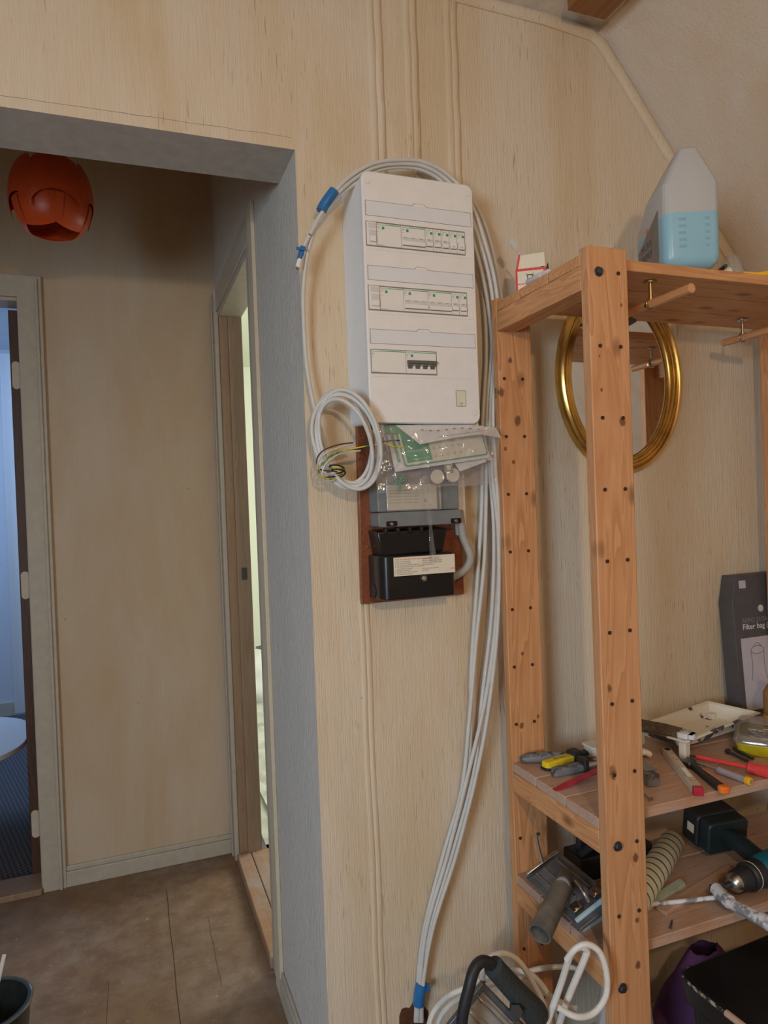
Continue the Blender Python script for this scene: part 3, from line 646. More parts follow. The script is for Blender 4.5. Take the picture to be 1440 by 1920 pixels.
# leaflet curling out over the top
P = [at(752, 796, 'y', 1.305), at(900, 792, 'y', 1.29), at(945, 812, 'y', 1.262), at(922, 799, 'y', 1.28)]
def fn(a, b):
    x0, z0 = (752, 797); x1 = 945
    u = 742+(930-742)*a + (b*(46-36*a) if True else 0); v = 797+(4-2*a)*0 + b*(36-22*a) + 6*math.sin(math.pi*a)*b*-.5
    if a > .75: v += (a-.75)*40*(.5+.5*b)
    return at(u, v, 'y', 1.30-.028*b-.01*a)
bm = BM(); sheet(bm, fn, 20, 8, .0005); t = thing('instruction_sheet', 'white instruction sheet curling out over the top of the plastic bag', 'paper', at(840, 800, 'y', 1.29)); obj('sheet', bm, 'paper', t, world=True, ang=60)
bm = BM(); rr = random.Random(3)
for k in range(9):
    u, v = 792+k*15, 806+2*math.sin(k)-k*.3; p = at(u, v, 'y', 1.2795); box(bm, p.x-.003, p.x+.003, p.y, p.y+.0006, p.z-.001, p.z+.001)
for k in range(16):
    u, v = 822+k*5.4, 819-k*.75; p = at(u, v, 'y', 1.268); box(bm, p.x-.002, p.x+.002, p.y-.0005, p.y+.0002, p.z-.0004, p.z+.0004)
obj('sheet_print', bm, 'dgrey', t, world=True)
t, P = quad('green_leaflet', 'green printed leaflet corner under the left end of the board', 'paper', [(719, 797), (757, 797), (768, 814), (722, 812)], [1.31, 1.305, 1.30, 1.30], 'green')
t, P = quad('small_leaflet', 'lavender-white slip behind the round caps in the bag', 'paper', [(850, 866), (908, 857), (912, 866), (862, 884)], [1.298, 1.298, 1.29, 1.29], 'paper')
for u, v, lb in ((819, 894, 'left round cream cap in the bottom of the plastic bag'), (848, 891, 'right round cream cap in the bottom of the plastic bag, square clip above it')):
    c = at(u, v, 'y', 1.295); t = thing('blanking_cap', lb, 'cap', c, WALLROT); bm = BM(); lathe(bm, [(.0145, 0), (.0152, .001), (.0152, .004), (.0135, .006), (.004, .0055)], 24); obj('cap_disc', bm, 'sticker', t)
c = at(841, 877, 'y', 1.286); t = thing('square_clip', 'small square black-outlined label holder above the right cap', 'clip', c, WALLROT)
bm = BM()
for s in (.0095, .0065):
    for a in ((-s, s, s-.0012, s), (-s, s, -s, -s+.0012), (-s, -s+.0012, -s, s), (s-.0012, s, -s, s)): box(bm, a[0], a[1], a[2], a[3], 0, .001)
obj('frame', bm, 'dgrey', t); bm = BM(); box(bm, -.0095, .0095, -.0095, .0095, -.001, -.0001); obj('plate', bm, 'sticker', t)
for k, (p, q, lb) in enumerate((((741, 889), (744, 905), 'short upright green clip, leftmost in the bottom of the bag'), ((748, 905), (758, 888), 'green clip slanting up to the right in the bottom of the bag'), ((749, 900), (751, 921), 'green clip hanging lowest in the bag over the grey meter'), ((735, 908), (763, 900), 'green clip lying nearly flat across the other clips in the bag'))):
    bm = BM(); a, b_ = at(*p, 'y', 1.292), at(*q, 'y', 1.290); cyl(bm, a, b_, .0022, seg=8)
    o = obj('green_clip', bm, 'green'); tag(o, lb, 'clip', 'green clips in the bag')
BG = thing('plastic_bag', 'crumpled clear plastic bag of papers tucked under the distribution board', 'plastic bag', at(820, 800, 'y', 1.30))
def bagfn(yb, seed, amp):
    TL, TR, BR_, BL_ = (700, 797), (938, 800), (931, 905), (708, 925)
    def f(a, b):
        u = (TL[0]*(1-a)+TR[0]*a)*(1-b)+(BL_[0]*(1-a)+BR_[0]*a)*b; v = (TL[1]*(1-a)+TR[1]*a)*(1-b)+(BL_[1]*(1-a)+BR_[1]*a)*b
        q = Vector((a*7, b*4, seed)); e = math.sin(math.pi*min(1, max(0, a)))*math.sin(math.pi*b)
        return at(u+4*noise.noise(q*1.7), v+5*noise.noise(q*1.3+Vector((9, 0, 0)))*(b), 'y', yb-amp*e*.8+.007*noise.noise(q)+.004*noise.noise(q*3))
    return f
bm = BM(); sheet(bm, bagfn(1.262, 1.0, .008), 48, 30); obj('front_film', bm, 'bag', BG, world=True, ang=25)
bm = BM(); sheet(bm, bagfn(1.335, 5.0, 0), 40, 20); obj('back_film', bm, 'bag', BG, world=True, ang=25)
def strip(a, b):
    c = [(798, 900, 1.268), (802, 940, 1.262), (806, 975, 1.262), (809, 1010, 1.255), (813, 1055, 1.262)]; k = b*4; i = min(3, int(k)); f = k-i
    u = c[i][0]*(1-f)+c[i+1][0]*f; v = c[i][1]*(1-f)+c[i+1][1]*f; y = c[i][2]*(1-f)+c[i+1][2]*f
    return at(u+(a-.5)*(14-8*math.sin(math.pi*b)), v, 'y', y+.003*math.sin(a*9+b*5))
bm = BM(); sheet(bm, strip, 6, 26); obj('film_tail', bm, 'bag', BG, world=True, ang=25)

# ================================================================ PENDANT LAMP IN THE CORRIDOR
c = at(97, 371, 'y', 2.10)
PN = thing('pendant_lamp', 'orange pendant lamp of overlapping curved petals hanging in the corridor', 'pendant lamp', c)
Rl = .108
def petal(lon, hw, lt, st, lb, sb, rad, bulge):
    bm = BM()
    def fn(a, b):
        q = 2*a-1; e = math.sqrt(max(0, 1-q*q)); la = R_((lb-sb*e)*(1-b)+(lt+st*e)*b); lo = R_(lon+hw*q)
        r = rad*(1+bulge*(1-q*q)-.03)
        return Vector((r*math.cos(la)**.5*math.cos(lo), r*math.cos(la)**.5*math.sin(lo), r*.98*math.sin(la)*(1.06-.06*q*q)-.004))
    sheet(bm, fn, 28, 14, .0012); return bm
for k in range(5): obj('shade_petal', petal(-79+72*k, 37.5, 28, 34, -34, -27, Rl*1.05, -.03), 'orange', PN, ang=70)
for k in range(5): obj('lower_petal', petal(-79+36+72*k, 46, -12, 4, -46, 22, Rl*.98, -.05), 'orange', PN, ang=70)
for k in range(5): obj('inner_petal', petal(-79+72*k, 40, 10, 4, -24, 16, Rl*.86, 0), 'orange', PN, ang=70)
bm = BM(); cyl(bm, (0, 0, .07), (0, 0, ZH-c.z), .0022); obj('cord', bm, 'cream', PN)
bm = BM(); cyl(bm, (0, 0, .03), (0, 0, .08), .018); obj('bulb_socket', bm, 'white', PN)

# ================================================================ SHELF UNIT
SX0, SX1, SYF, SYR, PW, PT = .752, 1.607, .980, 1.29, .083, .0215
SU = thing('wooden_shelf_unit', 'open pine shelf unit with drilled posts standing against the wall', 'shelf unit', (SX0, SYF, 0))
ZT = (1.739, .755, .515)
def post(x, y, back=False):
    bm = BM(); box(bm, 0, PW, 0, PT, 0, 1.748)
    o = obj('post', bm, 'pz', SU, .002); o.location = (x-SX0, y-SYF, 0)
    bm = BM()
    hx = (.0195, .0625) if not back else (.013, .058)
    zs = [1.577-.1235*k for k in range(8)]+[.59-.0, .35, .23]
    bm.free()
    for h, z in [(h, z) for z in zs for h in hx]+([] if back else [(.0625, 1.704)]):
        bm = BM(); prism(bm, circ(h, z, .0033, 14), -.0004, .002, XZ); bmesh.ops.recalc_face_normals(bm, faces=bm.faces); obj('peg_hole', bm, 'hole', o)
    if not back:
        for z in (1.704, .712, .464):
            bm = BM(); lathe(bm, [(.0075, 0), (.0088, .0005), (.0088, .0016), (.0062, .0022)], 20, Matrix.Translation((.0215, 0, z)) @ XZ)
            prism(bm, circ(.0215, z, .0066, 6), .0015, .0062, XZ); obj('hex_bolt', bm, 'dsteel', o, .0008)
    return o
def kn(lst, y): return [(at(u, v, 'y', y).x-SX0, at(u, v, 'y', y).z, r_*2.7) for u, v, r_ in lst]
M['post_front'] = wood('pine_front_post', 'z', (.66, .355, .18), (.50, .235, .10), spots=kn([(1167, 790, .0055), (1128, 731, .0022), (1124, 668, .002), (1165, 572, .002), (1143, 1290, .0045), (1150, 1449, .007), (1192, 1607, .005), (1196, 1725, .004), (1197, 1810, .0045)], .98))
M['post_rear'] = wood('pine_rear_post', 'z', PL, PD, spots=kn([(940, 736, .007), (971, 789, .006), (957, 676, .004), (963, 866, .0035), (948, 842, .0025), (980, 1226, .003), (978, 1360, .0045), (1009, 1343, .003)], 1.29))
post(SX0, SYF).data.materials[0] = M['post_front']; post(SX0, SYR, True).data.materials[0] = M['post_rear']; post(SX1-PW, SYF); post(SX1-PW, SYR, True)
for zt in ZT:
    for x in (SX0, SX1-.045):
        bm = BM(); box(bm, x-SX0, x-SX0+.045, PT, SYR-SYF, zt-.062, zt-.020); obj('side_rail', bm, 'py', SU, .0015)
    for k, (a, b_) in enumerate(((1.0015, 1.097), (1.1005, 1.197), (1.2005, 1.289))):
        bm = BM(); box(bm, 0, SX1-SX0, 0, b_-a, 0, .0195)
        o = obj('shelf_board', bm, 'px' if zt > 1.5 else 'pxd', SU, .0015); o.location = (.0004*k, a-SYF, zt-.0195)
# dowel rods under the top board
for (u, v), ye, lb in (((1297, 540), 1.12, 'wooden dowel rod clamped under the top shelf beside the front post'), ((1445, 618), 1.27, 'wooden dowel rod under the top shelf at the right edge of the view')):
    p = at(u, v, 'z', 1.676); t = thing('dowel_rod', lb, 'rod', p)
    bm = BM(); cyl(bm, (0, 0, 0), (0, ye-p.y, 0), .0085, seg=20); obj('rod', bm, 'py', t, .0006)
    for yy in ((.045,) if u < 1400 else (.06, .0)):
        q = Vector((0, max(1.02, p.y+yy)-p.y+.02, 0))
        if u > 1400: q = Vector((0, .075, 0)) if yy else None
        if q is None: continue
        bm = BM(); cyl(bm, q+Vector((0, 0, .008)), q+Vector((0, 0, .043)), .0035, seg=10); lathe(bm, [(.012, 0), (.012, .002), (.006, .004)], 20, Matrix.Translation(q+Vector((0, 0, .0395))) @ Matrix.Rotation(0, 4, 'X'))
        tube(bm, [q+Vector((.0105*math.cos(a), 0, .0105*math.sin(a))) for a in [2*math.pi*i/20 for i in range(20)]], .002, 8, True)
        cyl(bm, q+Vector((-.014, 0, -.004)), q+Vector((-.008, 0, -.004)), .0035, seg=8)
        obj('clamp_bracket', bm, 'brass' if u < 1400 else 'steel', t)
# gilt mirror
MR = thing('oval_mirror', 'oval wall mirror in a gilded moulded frame behind the front post', 'mirror', (1.128, YW, 1.600), WALLROT)
ax, bz = .180, .229
prof = [(0, .001), (0, .012), (-.003, .018), (-.007, .0215), (-.0105, .020), (-.012, .017), (-.014, .0185), (-.0165, .0185), (-.018, .0155), (-.0205, .0165), (-.023, .0165), (-.0245, .013), (-.0275, .0135), (-.030, .011), (-.0315, .006)]
bm = BM(); rings = []
prof = [(r*1.25, z*1.15) for r, z in prof]
for i in range(72):
    t = 2*math.pi*i/72; rings.append([bm.verts.new(((ax+r)*math.cos(t), (bz+r)*math.sin(t), z)) for r, z in prof])
for i in range(72):
    a, b_ = rings[i], rings[(i+1) % 72]
    for k in range(len(prof)-1): bm.faces.new((a[k], b_[k], b_[k+1], a[k+1]))
bmesh.ops.recalc_face_normals(bm, faces=bm.faces); obj('frame', bm, 'gold', MR, ang=50)
bm = BM(); prism(bm, circ(0, 0, ax-.039, 72, bz-.039), .003, .006); obj('glass', bm, 'mirror', MR)
p0, p1 = at(1080, 606, 'y', 1.25), at(1198, 606, 'y', 1.25)
t = thing('black_dish', 'black flat round lid hanging behind the front post below the top shelf', 'lid', (p0+p1)/2)
bm = BM(); lathe(bm, [(.02, -.0045), (.052, -.0045), (.060, 0), (.052, .0045), (.02, .0045)], 32, Matrix.Rotation(R_(2), 4, 'X')); obj('disc', bm, 'rubber', t)
bm = BM(); cyl(bm, (0, 0, .0), (0, 0, 1.7195-(p0.z+p1.z)/2), .0018, seg=8); obj('hanging_wire', bm, 'steel', t)

# ================================================================ TOP SHELF THINGS
T1 = 1.739
# jug
fl = at(1257, 497, 'z', T1); fl.y += .012
fwd = Vector((math.sin(R_(23)), math.cos(R_(23)), 0)); rgt = Vector((math.cos(R_(23)), -math.sin(R_(23)), 0))
mt = Matrix(((rgt.x, fwd.x, 0, fl.x), (rgt.y, fwd.y, 0, fl.y), (0, 0, 1, T1), (0, 0, 0, 1)))
JG = thing('plastic_jug', 'large milky plastic jug half full of blue fluid on the top shelf', 'jug', mt=mt)
W, Dp, H1, H2 = .104, .165, .155, .228
def ringpts(x0, x1, y0, y1, r, z): return [(x, y, z) for x, y in rrect(x0, x1, y0, y1, r, 4)]
def loft(bm, secs):
    rg = [[bm.verts.new(p) for p in s] for s in secs]
    for a, b_ in zip(rg, rg[1:]):
        n = len(a)
        for k in range(n): bm.faces.new((a[k], a[(k+1) % n], b_[(k+1) % n], b_[k]))
    bm.faces.new(rg[0][::-1]); bm.faces.new(rg[-1]); bmesh.ops.recalc_face_normals(bm, faces=bm.faces); return bm
FL_ = .100
bm = BM(); loft(bm, [ringpts(.012, W-.012, .012, Dp-.012, .012, 0), ringpts(.003, W-.003, .003, Dp-.003, .014, .008), ringpts(0, W, 0, Dp, .016, .02), ringpts(0, W, 0, Dp, .016, FL_)]); obj('fluid_filled_body', bm, 'fluid', JG, ang=40, label='lower part of the jug full of light blue fluid')
bm = BM(); loft(bm, [ringpts(0, W, 0, Dp, .016, FL_), ringpts(0, W, 0, Dp, .016, H1-.045), ringpts(.001, W, .0, Dp-.055, .014, H1+.0), ringpts(.020, W-.018, .006, Dp-.080, .012, H1+.038), ringpts(.037, W-.033, .012, Dp-.10, .009, H2-.005), ringpts(.042, W-.038, .018, Dp-.105, .006, H2)]); obj('empty_upper_body', bm, 'jug', JG, ang=14, label='milky empty upper part of the jug')
bm = BM(); lathe(bm, [(.016, 0), (.016, .016), (.021, .017), (.021, .036), (.019, .038)], 24, Matrix.Translation((.030, Dp-.028, H1-.034))); obj('cap', bm, 'white', JG, .001)
bm = BM(); tube(bm, spline([(W/2, .040, H2-.02), (W/2, .072, H2-.010), (W/2, .11, H2-.034), (W/2, .128, H1-.02)]), .011, 12); obj('handle', bm, 'jug', JG)
bm = BM(); prism(bm, [(.030, .004), (.030, .118), (.145, .075), (.150, .004)], .0003, .0010, Matrix(((0, 0, -1, 0), (1, 0, 0, 0), (0, 1, 0, 0), (0, 0, 0, 1)))); lbm = Matrix(((0, 0, -1, 0), (1, 0, 0, 0), (0, 1, 0, 0), (0, 0, 0, 1)))
bmesh.ops.recalc_face_normals(bm, faces=bm.faces); lab = obj('label', bm, plain('jug_label', (.22, .20, .18), .5), JG, label='grey-brown printed label')
ML = Matrix(((0, 0, -1, -.0012), (-1, 0, 0, .148), (0, 1, 0, 0), (0, 0, 0, 1)))
bm = BM(); text(bm, 'MICRO', .019, .022, .066, 0, ML); text(bm, 'PRIMER', .019, .022, .046, 0, ML); text(bm, 'Binder', .010, .022, .032, 0, ML); obj('label_text', bm, 'ink', lab)
bm = BM(); prism(bm, [(.052, .092), (.060, .095), (.060, .106), (.052, .104)], 0, .0003, ML); obj('label_mark', bm, 'org', lab)
bm = BM()
for k in range(5):
    for x0 in (.026, .074): box(bm, x0, x0+.014 if x0 < .05 else x0+.009, -.0006, .001, .035+k*.0125, .040+k*.0125)
obj('level_marks', bm, plain('jug_mark', (.22, .42, .53), .35, var=0), JG, .0015)
# carton with staple sign
p = at(978, 537, 'z', T1); p = Vector((.762, 1.20, T1))
CB = thing('fastener_carton', 'small red and white carton with a black sign on the top shelf corner', 'carton', (.768, 1.235, T1), (0, 0, R_(-32)))
bm = BM(); box(bm, 0, .062, 0, .045, 0, .052); obj('carton_body', bm, 'redh', CB, .0006)
bm = BM(); box(bm, .004, .056, -.0006, .0002, .0, .020); box(bm, .004, .056, -.0006, .0002, .0215, .0470); obj('white_face', bm, 'sticker', CB)
bm = BM(); prism(bm, [(.002, .052), (.060, .054), (.058, .082), (.008, .080)], -.0005, .0005, Matrix.Translation((0, .001, 0)) @ XZ); fl_ = obj('open_flap', bm, 'sticker', CB, label='raised cream flap with red edge')
bm = BM(); prism(bm, [(.001, .052), (.005, .052), (.011, .081), (.007, .081)], -.0005, .0008, XZ); obj('flap_edge', bm, 'redh', fl_)
bm = BM()
for a in ((.020, .0425, .0375, .0425),): pass
prism(bm, [(.020, .0425), (.0225, .0395), (.0345, .0395), (.037, .0425), (.0355, .0375), (.0335, .0285), (.0345, .0265), (.0315, .0265), (.0325, .0375), (.0245, .0375), (.0255, .0265), (.0225, .0265), (.0235, .0285), (.0225, .0375)], .0006, .0012, XZ); obj('black_sign', bm, 'ink', CB)
a, b_ = at(983, 487, 'y', 1.255), at(955, 450, 'y', 1.255)
t = thing('paddle_stirrer', 'thin stirring stick with flat paddle end leaning behind the red carton', 'stick', (a.x+.03, 1.255, T1)); 
bm = BM(); d = (b_-a); cyl(bm, a-d*1.0, a+d*.45, .0022, seg=8); obj('stick', bm, 'lightgrey', t, world=True)
q = [at(*p_, 'y', 1.255) for p_ in ((953, 453), (959, 445), (969, 458), (967, 467), (964, 469))]
bm = BM(); prism(bm, [(v.x, v.z) for v in q], -1.256, -1.2535, XZ); obj('paddle', bm, 'lightgrey', t, world=True)
p = at(990, 523, 'z', T1+.006); q = at(1028, 509, 'z', T1+.006)
mt, ln = lay((.7585, 1.178, 0), (.762, 1.10, 0), T1+.0065)
t = thing('marker_pen', 'silver grey marker lying in front of the red carton', 'marker', mt=mt)
bm = BM(); lathe(bm, [(.0045, 0), (.0065, .003), (.0065, .048), (.005, .050), (.005, .070), (.003, .073)], 16, Matrix.Rotation(math.pi/2, 4, 'Y')); obj('barrel', bm, 'lightgrey', t)
bm = BM(); text(bm, 'MARKER', .005, .006, -.002, .0061, Matrix.Rotation(R_(50), 4, 'X')); obj('print', bm, 'ink', t)
PLx = at(1034, 498, 'y', 1.215)
t = thing('pliers', 'red-handled pliers standing jaws up behind the red carton', 'pliers', (PLx.x, 1.24, T1))
bm = BM(); tube(bm, [(-.006, 0, 0.003), (-.007, 0, .02), (-.003, 0, .042)], [.006, .008, .004], 10); tube(bm, [(.008, 0, .003), (.009, 0, .022), (.003, 0, .042)], [.006, .008, .004], 10); obj('handles', bm, 'redh', t)
bm = BM(); prism(bm, [(-.006, .040), (.006, .040), (.010, .060), (.008, .074), (.004, .060), (0, .056), (-.003, .070), (-.006, .060), (-.008, .073)], -.002, .002, XZ); obj('jaws', bm, 'dsteel', t, .0006)
# right end of the top shelf
c = at(1376, 500, 'z', T1); c = Vector((1.150, 1.05, T1))
t = thing('clear_cup', 'clear plastic cup lying upside down behind the caulk cap on the top shelf', 'cup', c)
bm = BM(); lathe(bm, [(.026, 0), (.022, .03), (.014, .048), (.006, .050)], 24); obj('cup_body', bm, 'clear', t)
mt, ln = lay((1.13, 1.05, 0), (1.115, 1.012, 0), T1+.011)
t = thing('nozzle', 'grey round nozzle with a metal bolt end at the right of the top shelf', 'nozzle', mt=mt)
bm = BM(); lathe(bm, [(.006, -.03), (.010, 0), (.011, .012), (.011, .016), (.009, .018)], 20, Matrix.Rotation(math.pi/2, 4, 'Y')); obj('nozzle_body', bm, 'sticker', t)
bm = BM(); cyl(bm, (.0, -.016, .002), (.036, -.012, .006), .0042, seg=6); obj('bolt', bm, 'dsteel', t)
mt, ln = lay((1.155, 1.03, 0), (1.215, 1.015, 0), T1)
t = thing('wedge', 'yellow plastic wedge on the right end of the top shelf', 'wedge', mt=mt)
bm = BM(); prism(bm, [(0, 0), (.062, 0), (.062, .012), (.05, .012), (.03, .009), (0, .011)], -.015, .008, XZ); obj('wedge_body', bm, 'dyellow', t, .001)
t = thing('metal_scraper', 'dark metal piece at the right edge of the top shelf', 'tool', (1.235, 1.03, T1)); bm = BM(); prism(bm, rrect(0, .06, 0, .03, .008), 0, .006); obj('blade', bm, 'dsteel', t, .001)

# ================================================================ SECOND SHELF THINGS
T2 = .755
def L2(a, b_, z=T2, roll=0): return lay(at(*a, 'z', z), at(*b_, 'z', z), z, roll)
def flip(mt): return mt
# grey putty knife
mt, ln = L2((976, 1432), (1072, 1424)); t = thing('putty_knife', 'putty knife with a plump dusty grey handle, rearmost on the left', 'putty knife', mt=mt)
bm = BM(); sec = [(0, .006), (.012, .012), (.04, .0145), (.075, .012), (.105, .009), (.118, .007)]
lathe(bm, [(r, x) for x, r in sec], 18, Matrix.Translation((0, 0, .011)) @ Matrix.Scale(.75, 4, (0, 0, 1)) @ Matrix.Rotation(math.pi/2, 4, 'Y')); obj('handle', bm, 'rubbed', t)
bm = BM(); prism(bm, [(.115, -.006), (.15, -.02), (.19, -.03), (.19, .03), (.15, .02), (.115, .006)], .009, .0105); obj('blade', bm, 'steel', t)
# yellow knife
mt, ln = L2((1020, 1444), (1094, 1422)); t = thing('utility_knife', 'yellow and black sheath knife lying on the left of the shelf', 'knife', mt=mt)
bm = BM(); prism(bm, rrect(0, .085, -.011, .011, .008), 0, .017); obj('handle', bm, 'yellow', t, .003)
bm = BM(); prism(bm, rrect(.074, .10, -.0135, .0135, .005), -.0, .024); prism(bm, rrect(-.003, .08, -.0125, .0125, .008), 0, .006); obj('guard', bm, 'rubber', t, .003)
bm = BM(); text(bm, 'MORA', .011, .028, -.004, .0172); obj('handle_print', bm, 'ink', t)
bm = BM(); prism(bm, [(.1, -.009), (.17, -.009), (.19, .005), (.1, .009)], .006, .016); obj('sheath', bm, 'rubber', t, .002)
# black knife
mt, ln = L2((1036, 1457), (1112, 1441)); t = thing('sheath_knife', 'black-handled knife lying just in front of the yellow knife', 'knife', mt=mt)
bm = BM(); prism(bm, rrect(0, .078, -.011, .011, .009), 0, .018); obj('handle', bm, 'rubbed', t, .005)
bm = BM(); prism(bm, rrect(.068, .082, -.015, .015, .006), 0, .027); obj('finger_guard', bm, 'rubber', t, .003)
bm = BM(); prism(bm, [(.08, -.009), (.17, -.006), (.18, .004), (.08, .009)], .007, .010); obj('blade', bm, 'steel', t)
# pry bar
mt, ln = L2((1040, 1482), (1122, 1457), T2)
t = thing('pry_bar', 'dark red steel pry bar with a flattened claw end', 'pry bar', mt=mt)
def pf(a, b_): x = a*.16; return Vector((x, (b_-.5)*(.016 if a > .2 else .010+.03*a), .002+.018*max(0, a-.05)**.8))
bm = BM(); sheet(bm, pf, 14, 4, .003); obj('bar', bm, 'redp', t, ang=60)
# white cap
t = thing('white_tub', 'small white plastic tub behind the front post on the tool shelf', 'tub', (.94, 1.24, T2)); bm = BM(); prism(bm, rrect(-.03, .03, -.02, .02, .008), 0, .024); prism(bm, rrect(-.033, .033, -.023, .023, .009), .024, .029); obj('tub_body', bm, 'tray', t, .002)
# glove fingers
t = thing('work_glove', 'white knitted work glove peeping out beside the front post', 'glove', at(1190, 1425, 'z', T2))
bm = BM()
for k in range(4):
    a = -.5+.25*k; tube(bm, spline([(0, .004*k, .009), (.022, -.004+.006*k, .014), (.038-.004*abs(k-1), -.010+.008*k, .008)]), .0062, 10)
lathe(bm, [(.001, -.01), (.02, -.004), (.022, .006), (.012, .012), (.001, .014)], 16, Matrix.Translation((-.01, .006, .009))); obj('knit', bm, 'paper', t, ang=80)
# sanding block / grey tool
mt, ln = L2((1206, 1462), (1250, 1492)); t = thing('sanding_block', 'dark grey block tool with a pale metal plate beside the front post', 'sanding block', mt=mt)
bm = BM(); prism(bm, rrect(-.06, .036, -.011, .014, .003), 0, .023); obj('block', bm, 'rubbed', t, .0015)
bm = BM(); box(bm, -.06, .018, -.006, .020, .023, .0255); obj('plate', bm, plain('dull_plate', (.27, .27, .31), .4, .5), t, .0005)
bm = BM(); prism(bm, circ(.018, .012, .0022, 12), .0110, .0116, XZ); obj('rivet', bm, 'rubber', t)
# folding rule
mt, ln = L2((1250, 1416), (1311, 1493)); t = thing('folding_rule', 'folded wooden rule with a red end lying on the boards', 'folding rule', mt=mt)
for k in range(3): bm = BM(); box(bm, .0, ln-.012, -.0085, .0085, .0005+k*.005, .005+k*.005); obj('rule_leaf', bm, 'paintwood', t, .0006)
bm = BM(); box(bm, ln-.012, ln, -.0087, .0087, 0, .0155); obj('red_end', bm, 'redp', t, .0008)
bm = BM(); prism(bm, circ(.008, 0, .006), .015, .0165); obj('rivet_joint', bm, 'dsteel', t)
bm = BM()
for k in range(26): box(bm, .02+k*.0075, .0206+k*.0075, -.0080, -.0045 if k % 5 else -.001, .0155, .0157)
for k in range(5): text(bm, str(9-k), .007, .028+k*.036, 0, .0156)
obj('scale_print', bm, 'ink', t)
bm = BM(); box(bm, ln*.53, ln*.75, -.004, .005, .0156, .0158); obj('barcode_patch', bm, 'paper', t)
# adjustable wrench
mt, ln = L2((1287, 1432), (1360, 1490)); t = thing('adjustable_wrench', 'adjustable wrench with black grip and orange end', 'wrench', mt=mt)
bm = BM(); prism(bm, [(.030, -.008), (.018, -.018), (.0, -.020), (-.010, -.012), (.006, -.010), (.010, -.002), (.0, .002), (-.008, .004), (-.002, .012), (.016, .014), (.032, .008)], .002, .013); obj('jaw_head', bm, 'dsteel', t, .002)
bm = BM(); cyl(bm, (.012, -.006, .0075), (.024, -.006, .0075), .0055, seg=12); obj('adjusting_screw', bm, 'dsteel', t)
bm = BM(); prism(bm, [(.028, -.006), (.06, -.0065), (ln-.012, -.010), (ln-.012, .010), (.06, .0065), (.028, .006)], .001, .013); obj('grip', bm, 'rubber', t, .003)
bm = BM(); prism(bm, [(.06, .003), (ln-.012, .007), (ln-.012, .009), (.06, .0055)], .0125, .0134); obj('orange_edge', bm, 'org', t)
bm = BM(); prism(bm, rrect(ln-.014, ln+.004, -.0105, .0105, .008), .001, .0145); obj('orange_end', bm, 'org', t, .003)
# red screwdriver
mt, ln = L2((1294, 1422), (1404, 1450)); t = thing('insulated_screwdriver', 'red insulated screwdriver pointing left', 'screwdriver', mt=mt @ Matrix.Translation((0, 0, .012)))
bm = BM(); cyl(bm, (0, 0, -.006), (.016, 0, -.005), .0022, .0028, 10); obj('tip', bm, 'dsteel', t)
bm = BM(); cyl(bm, (.014, 0, -.005), (ln, 0, 0), .0045, seg=14); obj('shaft', bm, 'redh', t)
bm = BM(); lathe(bm, [(.007, 0), (.0115, .004), (.010, .012), (.0115, .028), (.0135, .06), (.0125, .09), (.006, .096)], 20, Matrix.Translation((ln-.002, 0, .0)) @ Matrix.Rotation(math.pi/2, 4, 'Y')); obj('handle', bm, 'redh', t)
# voltage tester
mt, ln = L2((1300, 1433), (1406, 1472)); t = thing('voltage_tester', 'voltage tester screwdriver with clear handle and yellow end', 'tester', mt=mt @ Matrix.Translation((0, 0, .007)))
bm = BM(); cyl(bm, (0, 0, -.002), (ln*.45, 0, 0), .002, seg=10); obj('shaft', bm, 'steel', t)
bm = BM(); lathe(bm, [(.0035, 0), (.0075, .006), (.0065, .02), (.0068, ln*.5)], 16, Matrix.Translation((ln*.43, 0, 0)) @ Matrix.Rotation(math.pi/2, 4, 'Y')); obj('clear_handle', bm, plain('tester_clear', (.55, .52, .58), .15, trans=.5), t)
bm = BM(); cyl(bm, (ln*.93, 0, 0), (ln*1.02, 0, 0), .0078, seg=16); ye = obj('yellow_end', bm, 'dyellow', t, .0015)
bm = BM(); cyl(bm, (ln*1.02, 0, 0), (ln*1.03, 0, 0), .0035, seg=10); obj('contact', bm, 'steel', ye)
# bolts
for k, (a, b_, lb) in enumerate((((1363, 1413), (1402, 1432), 'long dark bolt lying beside the yellow container, its head to the left'), ((1376, 1408), (1412, 1428), 'thin dark bolt just behind the long bolt'))):
    mt, ln = L2(a, b_); t = thing('bolt', lb, 'bolt', mt=mt @ Matrix.Translation((0, 0, .006)), group='bolts by the yellow container')
    bm = BM(); cyl(bm, (0, 0, 0), (.006, 0, 0), .0062 if k == 0 else .004, seg=6); obj('head', bm, 'dsteel', t)
    bm = BM(); lathe(bm, [(.0032+.0004*(i % 2), .006+i*(ln-.006)/40) for i in range(41)], 12, Matrix.Rotation(math.pi/2, 4, 'Y')); obj('thread', bm, 'dsteel', t)
mt, ln = L2((1222, 1503), (1205, 1488)); t = thing('wall_screw', 'short steel screw at the front edge beside the post', 'screw', mt=mt @ Matrix.Translation((0, 0, .004)))
bm = BM(); cyl(bm, (0, 0, 0), (.003, 0, 0), .0048, .0028, 12); cyl(bm, (0, 0, 0), (.04, 0, 0), .002, seg=8); obj('shank', bm, 'steel', t)
